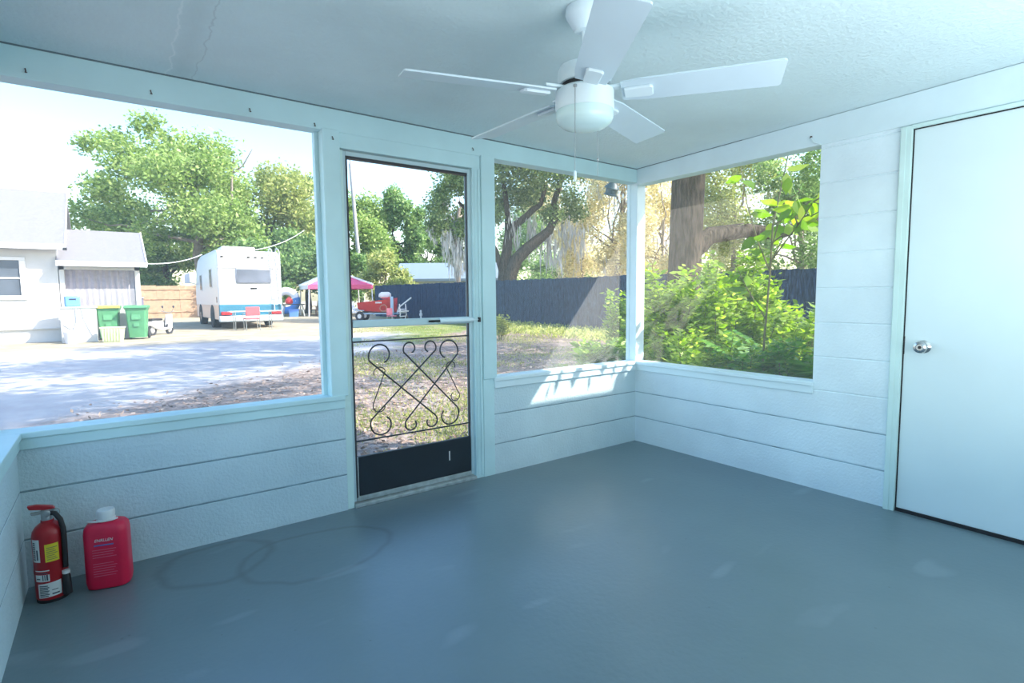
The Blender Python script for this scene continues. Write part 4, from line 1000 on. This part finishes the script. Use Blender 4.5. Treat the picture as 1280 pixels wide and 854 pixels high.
# the big bright tree above the motorhome
t, _ = tree('tall bright green tree with light trunk rising directly behind the motorhome', 256, 38, 15, (-1.7, 7.7, 7.0, 6.2), 44, 19000, .42, M['leafA'], M['barkl'], .42, 'broadleaf_tree', clump_r=.25, trunk_to=(.1, -.6, 8.5), clear=(-.9, 1.0, 5.6))
b = MB(); limb(b, [(2.3, 0, 7.5), (2.4, 0, 9.2), (2.6, 0, 10.6)], .10, .05, 7); limb(b, [(2.5, 0, 9.6), (3.2, 0, 10.1), (3.9, 0, 11.2)], .07, .03, 7); b.build('bare_branch', M['barkl'], t)
tree('leaning dark trunked tree just left of the motorhome above the tan fence', 226, 40, 8, (-2.2, 4.6, 3.6, 2.6), 12, 6500, .40, M['leafB'], M['bark'], .33, 'broadleaf_tree', trunk_to=(-1.2, 0, 4.5))
tree('low dense tree beside the gable of the white house', 128, 41, 8, (0, 4.4, 3.6, 3.6), 16, 8000, .42, M['leafB'], M['bark'], .25, 'broadleaf_tree')
tree('yellow green tree right of the tall one above the motorhome ladder', 340, 43, 11, (0, 6.3, 5.4, 5.0), 30, 12500, .44, M['leafC'], M['bark'], .3, 'broadleaf_tree')
tree('mid green tree behind the canopy left of the door post', 386, 39, 9, (0, 4.0, 3.3, 3.4), 18, 8500, .40, M['leafB'], M['bark'], .25, 'broadleaf_tree')
tree('small feathery tree top seen beside the left door post', 388, 55, 12, (0, 12.6, 1.2, 1.8), 7, 900, .40, M['leafO'], M['bark'], .15, 'slender_tree', clump_r=.4)
tree('dark low thicket tree behind the rear of the motorhome', 330, 36, 5, (0, 2.6, 3.4, 2.6), 14, 6500, .38, M['leafB'], M['bark'], .2, 'broadleaf_tree')
tree('tall deep green tree seen in the left half of the screen door', 455, 45, 12, (-.5, 5.6, 3.6, 5.0), 22, 10500, .42, M['leafA'], M['bark'], .3, 'broadleaf_tree')
tree('loose green tree in the middle of the screen door with sky above it', 492, 47, 10, (.4, 6.2, 2.9, 4.4), 18, 7500, .42, M['leafB'], M['bark'], .28, 'broadleaf_tree')
tree('bright yellow green shrub tree behind the red boat', 484, 36, 5, (0, 2.6, 1.8, 2.0), 12, 4500, .32, M['leafC'], M['bark'], .12, 'shrub_tree', clump_r=.4)
tree('dark shrub at the left edge of the screen door behind the canopy', 436, 40, 6, (0, 3.0, 1.9, 2.8), 12, 5000, .34, M['leafB'], M['bark'], .15, 'shrub_tree', clump_r=.4)
tree('green tree above the far white building roof', 535, 50, 9, (0, 4.6, 3.0, 3.0), 14, 6000, .42, M['leafB'], M['bark'], .2, 'broadleaf_tree')
tree('mossy tree at the right edge of the screen door over the white roof', 574, 33, 9, (.2, 6.4, 2.5, 3.2), 16, 5000, .30, M['leafO'], M['barkl'], .2, 'mossy_tree', moss=240)
tree('pale dead tree peeking above the roof line beyond the house', 172, 52, 9, (0, 5.2, 3.0, 2.6), 12, 4500, .45, M['leafD'], M['barkl'], .2, 'broadleaf_tree')
tree('sunlit tan leaved tree behind the navy fence at the left of the corner post', 728, 34, 11, (0, 6.2, 3.4, 5.0), 24, 8000, .27, M['leafD'], M['barkl'], .16, 'mossy_tree', moss=110)
tree('tan mossy tree behind the navy fence straight behind the corner post', 772, 30, 11, (.4, 6.2, 3.0, 5.2), 24, 8000, .26, M['leafD'], M['barkl'], .24, 'mossy_tree', moss=140)
tree('yellowing tree at the left of the right window behind the bushes', 828, 27, 9, (0, 4.8, 2.4, 4.4), 22, 7000, .24, M['leafD'], M['barkl'], .14, 'mossy_tree', moss=60)
tree('green understory tree behind the fence beneath the oak branches', 708, 39, 5, (0, 2.6, 3.4, 2.2), 14, 5000, .30, M['leafB'], M['bark'], .14, 'shrub_tree')
tree('dim green understory tree behind the oak trunk', 636, 47, 9, (0, 5.8, 4.2, 5.4), 22, 9000, .34, M['leafB'], M['bark'], .14, 'shrub_tree')
tree('pale far tree seen through the upper part of the right window', 915, 24, 8, (0, 5.0, 3.0, 4.2), 24, 10000, .22, M['leafC'], M['barkl'], .16, 'broadleaf_tree')
tree('far tree at the right edge of the right window', 1000, 22, 9, (0, 4.4, 2.4, 3.8), 16, 6000, .24, M['leafB'], M['barkl'], .16, 'broadleaf_tree')

# the forked live oak behind the fence, in the back window
ok = thing('live_oak', 'forked live oak with heavy dark limbs and hanging grey moss behind the navy fence', 'tree', at(636, 27), -YAW)
b = MB()
limb(b, [(-.3, 0, -.2), (-.3, 0, 1.0), (-.2, 0, 2.4), (-.02, 0, 3.6), (.04, .05, 4.3), (.0, .2, 5.2), (-.2, .4, 7.)], .36, .10, 12)
limb(b, [(.0, -.1, -.2), (.0, -.1, 1.0), (.1, -.1, 2.2), (.42, -.15, 2.95), (.92, -.2, 3.45), (1.5, -.25, 3.9), (2.0, -.2, 4.3), (2.3, 0, 4.9), (2.3, .3, 5.8), (2.8, .5, 7.2)], .40, .12, 12)
limb(b, [(.06, 0, 4.1), (.35, 0, 4.6), (.8, .05, 4.95), (1.3, .1, 5.4), (1.6, .15, 5.6), (1.9, .3, 6.6)], .22, .10, 10)
limb(b, [(-.25, 0, 2.2), (-.6, 0, 3.4), (-1.4, .2, 4.8), (-2.4, .3, 5.8)], .16, .07, 8)
b.build('trunk', M['bark'], ok)
cl = []
for (px, py, r) in ((612, 205, 26), (640, 215, 30), (628, 250, 18), (668, 222, 30), (700, 225, 26), (716, 248, 18), (690, 262, 14), (600, 240, 24), (575, 235, 24), (556, 262, 18), (584, 285, 16), (735, 215, 20), (655, 190, 40), (710, 185, 40), (600, 180, 40), (560, 205, 22), (655, 248, 20), (692, 272, 17), (722, 264, 18), (618, 276, 15), (672, 238, 22), (632, 232, 22)):
    c = ((px - 636) / 682.3 * 27, random.uniform(-1.5, 1.5), 1.2 + (369 - py) / 682.3 * 27)
    rr = r / 682.3 * 27; cl.append((c, (rr * 1.15, rr * 1.1, rr * .8)))
n = 24000; P = cloud(cl, n, .3); d = rdir(n, .7)
leafmesh('foliage', P, d, perp(d), .17 * (.6 + .8 * RNG.random(n)), .10 * (.6 + .8 * RNG.random(n)), M['leafO'], ok)
moss_strands(ok, [((x, 0, z), (.5, .4, .4)) for (x, z) in ((2.0, 4.6), (1.2, 5.2), (2.5, 4.2), (.2, 5.4), (-1.0, 5.0), (2.9, 5.0), (-1.8, 4.6), (-2.8, 4.6), (-2.4, 4.0), (3.4, 4.8))], 190, (.6, 2.2), .08)

# the big near oak whose trunk stands in the right window; its crown shades the drive
bo_ = thing('live_oak', 'massive brown oak trunk standing upright in the right window', 'tree', at(857, 11.0), -YAW)
b = MB()
limb(b, [(-.15, 0, -.2), (-.08, 0, .8), (-.03, 0, 1.8), (.0, 0, 3.0), (.04, 0, 4.4), (.2, .1, 6.0)], .33, .31, 18)
limb(b, [(.0, 0, 2.0), (.5, .1, 2.45), (1.2, .2, 2.55), (2.0, .3, 2.50), (2.9, .5, 2.8)], .20, .10, 12)
limb(b, [(.1, 0, 5.0), (1.5, -.6, 6.6), (3.2, -1.2, 8.0)], .25, .1, 10)
limb(b, [(.1, 0, 5.0), (-1.6, .8, 6.8), (-3.4, 1.6, 8.4)], .25, .1, 10)
limb(b, [(.2, .1, 6.0), (.4, 1.2, 8.4), (.8, 2.8, 10.)], .25, .08, 10)
b.build('trunk', M['bark'], bo_)
cl = []
for k in range(64):
    a = random.uniform(0, 2 * PI); r = math.sqrt(random.random()); s = random.uniform(.8, 1.4)
    wx, wy = .2 + 6.6 * r * math.cos(a), -1.0 + 5.0 * r * math.sin(a)
    cl.append(((wx * RT[0] + wy * RT[1], wx * FW[0] + wy * FW[1], random.uniform(6.6, 10.5)), (s * 1.2, s * 1.2, s * .7)))
for k in range(13):
    wx, wy = random.uniform(-5.6, -2.4), random.uniform(-6.4, -4.6); s = random.uniform(.7, 1.1)
    cl.append(((wx * RT[0] + wy * RT[1], wx * FW[0] + wy * FW[1], random.uniform(6.8, 8.6)), (s * 1.1, s * 1.1, s * .6)))
n = 23000; P = cloud(cl, n, .2); d = rdir(n, .7)
leafmesh('foliage', P, d, perp(d), .20 * (.6 + .8 * RNG.random(n)), .12 * (.6 + .8 * RNG.random(n)), M['leafO'], bo_)

# dark lamp-like feeder hanging from a branch near the top of the back window
hf = thing('hanging_feeder', 'small dark round feeder hanging near the top right of the back window', 'bird feeder', at(764.5, 9.0, 2.93))
hf.scale = (.8, .8, .8)
MB().lathe([(.02, .12), (.06, .10), (.15, .0), (.16, -.02), (.12, -.03), (.11, -.12), (.14, -.14), (.14, -.16), (.02, -.17)], 24, mtx=Matrix.Rotation(.35, 4, 'X')).build('feeder_body', mat('dark_green_grey', (.05, .09, .10), .5), hf)
MB().tube([(0, 0, .12), (0, .02, .6), (.1, .1, 1.4)], .006, 6).build('hanger', M['steel'], hf)

# ------------------------------------------------------------------ bushes just outside the right window
def bush(label, px, Z, H, Wd, nstem, nleaf, ll, lm, name='leafy_bush', top=1.):
    t = thing(name, label, 'bush', at(px, Z), -YAW + random.uniform(-.3, .3))
    nleaf = int(nleaf * 2.2); ll *= .68
    b = MB(); P = []; Dn = []
    for k in range(nstem):
        a = random.uniform(0, 2 * PI); r = Wd * math.sqrt(random.random()); h = H * random.uniform(.55, 1.0)
        base = Vector((r * .3 * math.cos(a), r * .3 * math.sin(a), -.05)); tip = Vector((r * math.cos(a), r * math.sin(a), h))
        mid = base.lerp(tip, .5) + Vector((random.uniform(-.1, .1), random.uniform(-.1, .1), .06))
        pts = [base, base.lerp(mid, .5), mid, mid.lerp(tip, .5), tip]; limb(b, pts, .009, .003, 5)
        m_ = nleaf // nstem
        for j in range(m_):
            u = random.uniform(.18, 1.0) ** .8; i = min(int(u * 4), 3); q = pts[i].lerp(pts[i + 1], u * 4 - i)
            aa = j * 2.4 + random.uniform(-.4, .4); dd = Vector((math.cos(aa), math.sin(aa), random.uniform(-.1, .8))).normalized()
            P.append(q + Vector((random.gauss(0, .04), random.gauss(0, .04), random.gauss(0, .04)))); Dn.append(dd)
    b.build('stems', M['stem'], t)
    P = np.array(P); Dn = np.array(Dn); n = len(P)
    W_ = np.cross(Dn, np.array([0, 0, 1.])) + .5 * RNG.normal(size=(n, 3)); W_ -= (W_ * Dn).sum(1)[:, None] * Dn; W_ /= np.linalg.norm(W_, axis=1)[:, None]
    s = .6 + .8 * RNG.random(n)
    leafmesh('foliage', P, Dn, W_, ll * s, ll * .38 * s, lm, t, 6, .3)
    return t
bush('sunlit yellow green bush next to the corner post outside the right window', 826, 7.2, 1.25, .55, 26, 2000, .13, M['leafN'])
bush('dense bright green bush in the middle of the right window', 872, 5.9, 1.62, .62, 34, 3200, .13, M['leafN'])
bush('tall arching leafy bush centred in the right window', 898, 6.6, 1.8, .65, 34, 3000, .15, M['leafN'])
bush('low dense bush at the bottom middle of the right window', 892, 4.95, 1.02, .55, 30, 2600, .11, M['leafN'])
bush('bright bush behind the sapling stem in the right window', 945, 5.9, 1.22, .6, 30, 2400, .13, M['leafN'])
bush('darker low bush under the sapling in the right window', 946, 4.7, .92, .45, 26, 2200, .10, M['fern'])
bush('low bush hugging the sill at the left of the right window', 842, 5.5, .85, .5, 26, 2200, .10, M['leafN'])
bush('mid green bush at the right edge of the right window behind the ferns', 990, 6.8, 1.15, .6, 28, 2200, .13, M['leafB'])
bush('strappy green bush low in the back window near the corner post', 757, 7.8, .62, .50, 30, 1500, .20, M['leafN'])
bush('small low green bush at the bottom of the back window beside the sun haze', 728, 7.6, .36, .34, 18, 700, .13, M['weed'])
bush('leafy bush squeezed beside the corner post in the back window', 781, 9.0, 1.42, .40, 24, 1500, .13, M['leafN'])
bush('pale thin weed bush by the right door post in front of the fence', 627, 15.5, .70, .22, 10, 260, .16, M['weed'])

# sapling with big yellow-green leaves
sp = thing('sapling', 'slim sapling with large yellow green leaves in the right window', 'sapling', at(957, 4.75), -YAW)
b = MB(); st = [Vector(p) for p in ((-.03, 0, -.05), (-.02, 0, .5), (.0, 0, 1.0), (.03, 0, 1.5), (.04, 0, 1.9), (.12, 0, 2.3), (.2, 0, 2.75))]
limb(b, st, .012, .005, 8)
br = [[(.03, 0, 1.5), (-.08, 0, 1.75), (-.2, -.05, 2.05), (-.25, 0, 2.4)], [(.04, 0, 1.75), (.16, -.25, 1.9), (.30, -.42, 2.0), (.36, -.5, 1.82)], [(.04, 0, 1.6), (.16, .1, 1.75), (.3, .1, 2.1)], [(.0, 0, 1.1), (-.14, .05, 1.35), (-.22, .1, 1.55)], [(.05, 0, 1.9), (.2, -.3, 2.05), (.32, -.5, 2.1)], [(.04, 0, 1.6), (.10, -.3, 1.86), (.08, -.55, 2.0), (.14, -.75, 1.92)], [(.10, -.3, 1.86), (-.06, -.5, 2.0), (-.12, -.62, 1.95)], [(.08, -.55, 2.0), (.25, -.6, 2.12), (.36, -.7, 2.05)]]
for q in br: limb(b, [Vector(p) for p in q], .007, .003, 6)
b.build('stems', M['stem'], sp)
P = []; Dn = []; Sz = []
for qi, q in enumerate([st[3:]] + br):
    for j in range(12 if qi < 4 else 7):
        u = random.uniform(.2, 1) * (len(q) - 1); i = min(int(u), len(q) - 2); P.append(Vector(q[i]).lerp(Vector(q[i + 1]), u - i))
        a = random.uniform(0, 2 * PI); Dn.append(Vector((math.cos(a), math.sin(a) * .7, random.uniform(-.8, .3))).normalized()); Sz.append(random.uniform(.11, .20))
# a low side branch reaching toward the porch corner; its leaves shade the sill
_o = at(957, 4.75)
def _loc(x, y, z): return Vector(((x - _o.x) * RT[0] + (y - _o.y) * RT[1], (x - _o.x) * FW[0] + (y - _o.y) * FW[1], z - _o.z))
b = MB(); side = [Vector((.04, 0, 1.72)), _loc(1.0, -.66, 1.92), _loc(.82, -.88, 1.97), _loc(.58, -.98, 1.95)]; limb(b, side, .006, .003, 6); b.build('side_branch', M['stem'], sp)
for (tx, tz, t, sz) in ((-.12, .66, .95, .10), (-.27, .60, 1.0, .12), (-.40, .66, 1.02, .12), (-.52, .55, 1.05, .10), (-.66, .64, 1.08, .13), (-.84, .62, 1.12, .15), (-.9, .54, 1.15, .12), (-.33, 1.12, .98, .12)):
    P.append(_loc(tx + t, -.94 * t, tz + 1.2 * t + .05)); Dn.append(Vector((random.uniform(-.3, .3), random.uniform(-.3, .3), -1)).normalized()); Sz.append(sz)
P = np.array(P); Dn = np.array(Dn); W_ = perp(Dn)
leafmesh('leaves', P, Dn, W_, np.array(Sz), np.array(Sz) * .52, M['leafS'], sp, 6, .25)

# ferns
def fern(label, px, Z, nf, L_, z0=0., lo=.7):
    t = thing('fern', label, 'fern', at(px, Z) + Vector((0, 0, z0)), random.uniform(0, 6), 'ferns under the right window')
    b = MB(); P = []; Dn = []; W_ = []; S_ = []
    for k in range(nf):
        a = k * 2.399; el = random.uniform(lo, 1.38); ln = L_ * random.uniform(.7, 1.1); pts = []
        for j in range(9):
            u = j / 8; r = ln * u; e = el - u * u * .9; pts.append(Vector((math.cos(a) * ln * (math.cos(el) * u + .25 * u * u), math.sin(a) * ln * (math.cos(el) * u + .25 * u * u), ln * (math.sin(el) * u - .32 * u * u))))
        limb(b, pts, .004, .0015, 5)
        for j in range(2, 46):
            u = j / 46 * 8; i = min(int(u), 7); q = pts[i].lerp(pts[i + 1], u - i); tg = (pts[i + 1] - pts[i]).normalized()
            sd = tg.cross(Vector((0, 0, 1))).normalized()
            for s_ in (-1, 1):
                P.append(q); Dn.append((sd * s_ + tg * .35 - Vector((0, 0, .15))).normalized()); W_.append(tg); S_.append(.17 * L_ * math.sin(PI * min(1, .12 + .88 * (1 - u / 8.4))) + .015)
    b.build('rachis', M['stem'], t)
    P = np.array([tuple(p) for p in P]); Dn = np.array([tuple(p) for p in Dn]); W_ = np.array([tuple(p) for p in W_]); S_ = np.array(S_)
    W_ = W_ - (W_ * Dn).sum(1)[:, None] * Dn; W_ /= np.linalg.norm(W_, axis=1)[:, None]
    leafmesh('fronds', P, Dn, W_, S_, .022 * L_ / .8 + 0 * S_, M['fern'], t, 4); return t
fern('large upright fern at the right edge of the right window', 993, 4.85, 20, 1.35, 0., 1.1)
fern('low fern in front of the sapling at the bottom of the right window', 960, 4.75, 14, .85)
fern('fern at the bottom right corner of the right window', 1006, 4.6, 14, .85)

# ------------------------------------------------------------------ grass, weeds and dry leaves
def scatter(n, zr, sr):
    Z = zr[0] + (zr[1] - zr[0]) * RNG.random(n) ** 1.4; px = sr[0] + (sr[1] - sr[0]) * RNG.random(n)
    s = (px - 640) / 682.3 * Z; x = CX + s * RT[0] + Z * FW[0]; y = CY + s * RT[1] + Z * FW[1]
    return np.stack([x, y, -.14 + .0055 * Z], 1), Z, px
P, Z, px = scatter(64000, (3.6, 22), (425, 800)); keep = P[:, 1] > .25
k_ = np.sin(P[:, 0] * 1.3 + 1) + np.sin(P[:, 1] * 1.1 + P[:, 0] * .5) + .8 * np.sin(P[:, 0] * 3.1) * np.sin(P[:, 1] * 2.7); keep &= (k_ + RNG.normal(size=len(k_)) * .5) > .25
P = P[keep]; n = len(P); d = np.stack([RNG.normal(size=n) * .5, RNG.normal(size=n) * .5, np.ones(n)], 1); d /= np.linalg.norm(d, axis=1)[:, None]
g = leafmesh('grass', P, d, perp(d), (.025 + .04 * RNG.random(n)), .008 + .010 * RNG.random(n), M['grass'], None, 3)
tag(g, 'short patchy grass over the yard beyond the screen door', 'grass', kind='stuff')
P, Z, px = scatter(14000, (11, 22), (612, 800)); keep = (np.abs(P[:, 0] - 7.9 - .25 * np.sin(P[:, 1])) < 1.35) & (RNG.random(len(P)) < .9); P = P[keep]; n = len(P)
P[:, 2] += .02; d = np.stack([RNG.normal(size=n) * .7, RNG.normal(size=n) * .7, np.ones(n) * .9], 1); d /= np.linalg.norm(d, axis=1)[:, None]
P[:, 2] += .18 * RNG.random(n)
g = leafmesh('weeds', P, d, perp(d), .07 + .08 * RNG.random(n), .03 + .03 * RNG.random(n), M['weed'], None, 4)
tag(g, 'band of yellow green weeds along the foot of the navy fence', 'weeds', kind='stuff')
P, Z, px = scatter(15000, (3.4, 13), (60, 800)); keep = (P[:, 1] > .3)
nr = (P[:, 1] - .85 * P[:, 0]) < (7.6 + .7 * RNG.normal(size=len(P))); keep &= nr | (px > 430)
P = P[keep]; n = len(P); P[:, 2] += .012
d = np.stack([RNG.normal(size=n), RNG.normal(size=n), RNG.normal(size=n) * .25], 1); d /= np.linalg.norm(d, axis=1)[:, None]
w = np.cross(d, np.array([0, 0, 1.]) + .25 * RNG.normal(size=(n, 3))); w /= np.linalg.norm(w, axis=1)[:, None]
g = leafmesh('leaf_litter', P, d, w, .04 + .05 * RNG.random(n), .02 + .025 * RNG.random(n), M['litter'], None, 4)
tag(g, 'dry brown leaves scattered on the ground outside the porch', 'leaves', kind='stuff')

# ================================================================== light
w = bpy.data.worlds.new('sky'); bpy.context.scene.world = w; w.use_nodes = True
nt = w.node_tree; bg = nt.nodes['Background']
sk = nt.nodes.new('ShaderNodeTexSky'); sk.sky_type = 'NISHITA'; sk.sun_disc = False; sk.sun_elevation = D2(41); sk.sun_rotation = D2(130); sk.air_density = 1.2; sk.dust_density = 1.6; sk.ozone_density = 1.0
hs_ = nt.nodes.new('ShaderNodeHueSaturation'); hs_.inputs['Saturation'].default_value = 1.25
nt.links.new(sk.outputs[0], hs_.inputs['Color']); nt.links.new(hs_.outputs[0], bg.inputs['Color']); bg.inputs['Strength'].default_value = .24

sun = bpy.data.lights.new('sun', 'SUN'); sun.energy = 4.3; sun.angle = D2(.6); sun.color = (1., .95, .86)
so = bpy.data.objects.new('sun', sun); COL.objects.link(so); so.rotation_euler = Vector((-1, .94, -1.2)).to_track_quat('-Z', 'Y').to_euler(); so.location = (10, -10, 14)

ar = bpy.data.lights.new('fill_light', 'AREA'); ar.energy = 31; ar.shape = 'RECTANGLE'; ar.size = 3.0; ar.size_y = 1.6; ar.color = (.88, .96, 1.)  # added area lamp aimed at the ceiling to brighten the porch interior
ao = bpy.data.objects.new('fill_light', ar); COL.objects.link(ao); ao.location = (-1.3, -3.7, 1.1); ao.rotation_euler = Vector((.25, .35, 1)).to_track_quat('-Z', 'Y').to_euler()

# ------------------------------------------------------------------ camera
cam = bpy.data.cameras.new('camera'); cam.sensor_width = 36; cam.sensor_fit = 'HORIZONTAL'; cam.lens = 682.3 / 1280 * 36; cam.clip_start = .02; cam.clip_end = 500
co = bpy.data.objects.new('camera', cam); COL.objects.link(co)
pitch, roll = math.radians(-4.813), math.radians(-.551)
fw = Vector((math.sin(YAW) * math.cos(pitch), math.cos(YAW) * math.cos(pitch), math.sin(pitch))); rt = Vector((math.cos(YAW), -math.sin(YAW), 0)); up = rt.cross(fw)
r_ = math.cos(roll) * rt + math.sin(roll) * up; u_ = -math.sin(roll) * rt + math.cos(roll) * up
co.matrix_world = Matrix(((r_.x, u_.x, -fw.x, CX), (r_.y, u_.y, -fw.y, CY), (r_.z, u_.z, -fw.z, CZ), (0, 0, 0, 1)))
bpy.context.scene.camera = co
vs_ = bpy.context.scene.view_settings
vs_.view_transform = 'Standard'; vs_.look = 'None'; vs_.exposure = 1.32
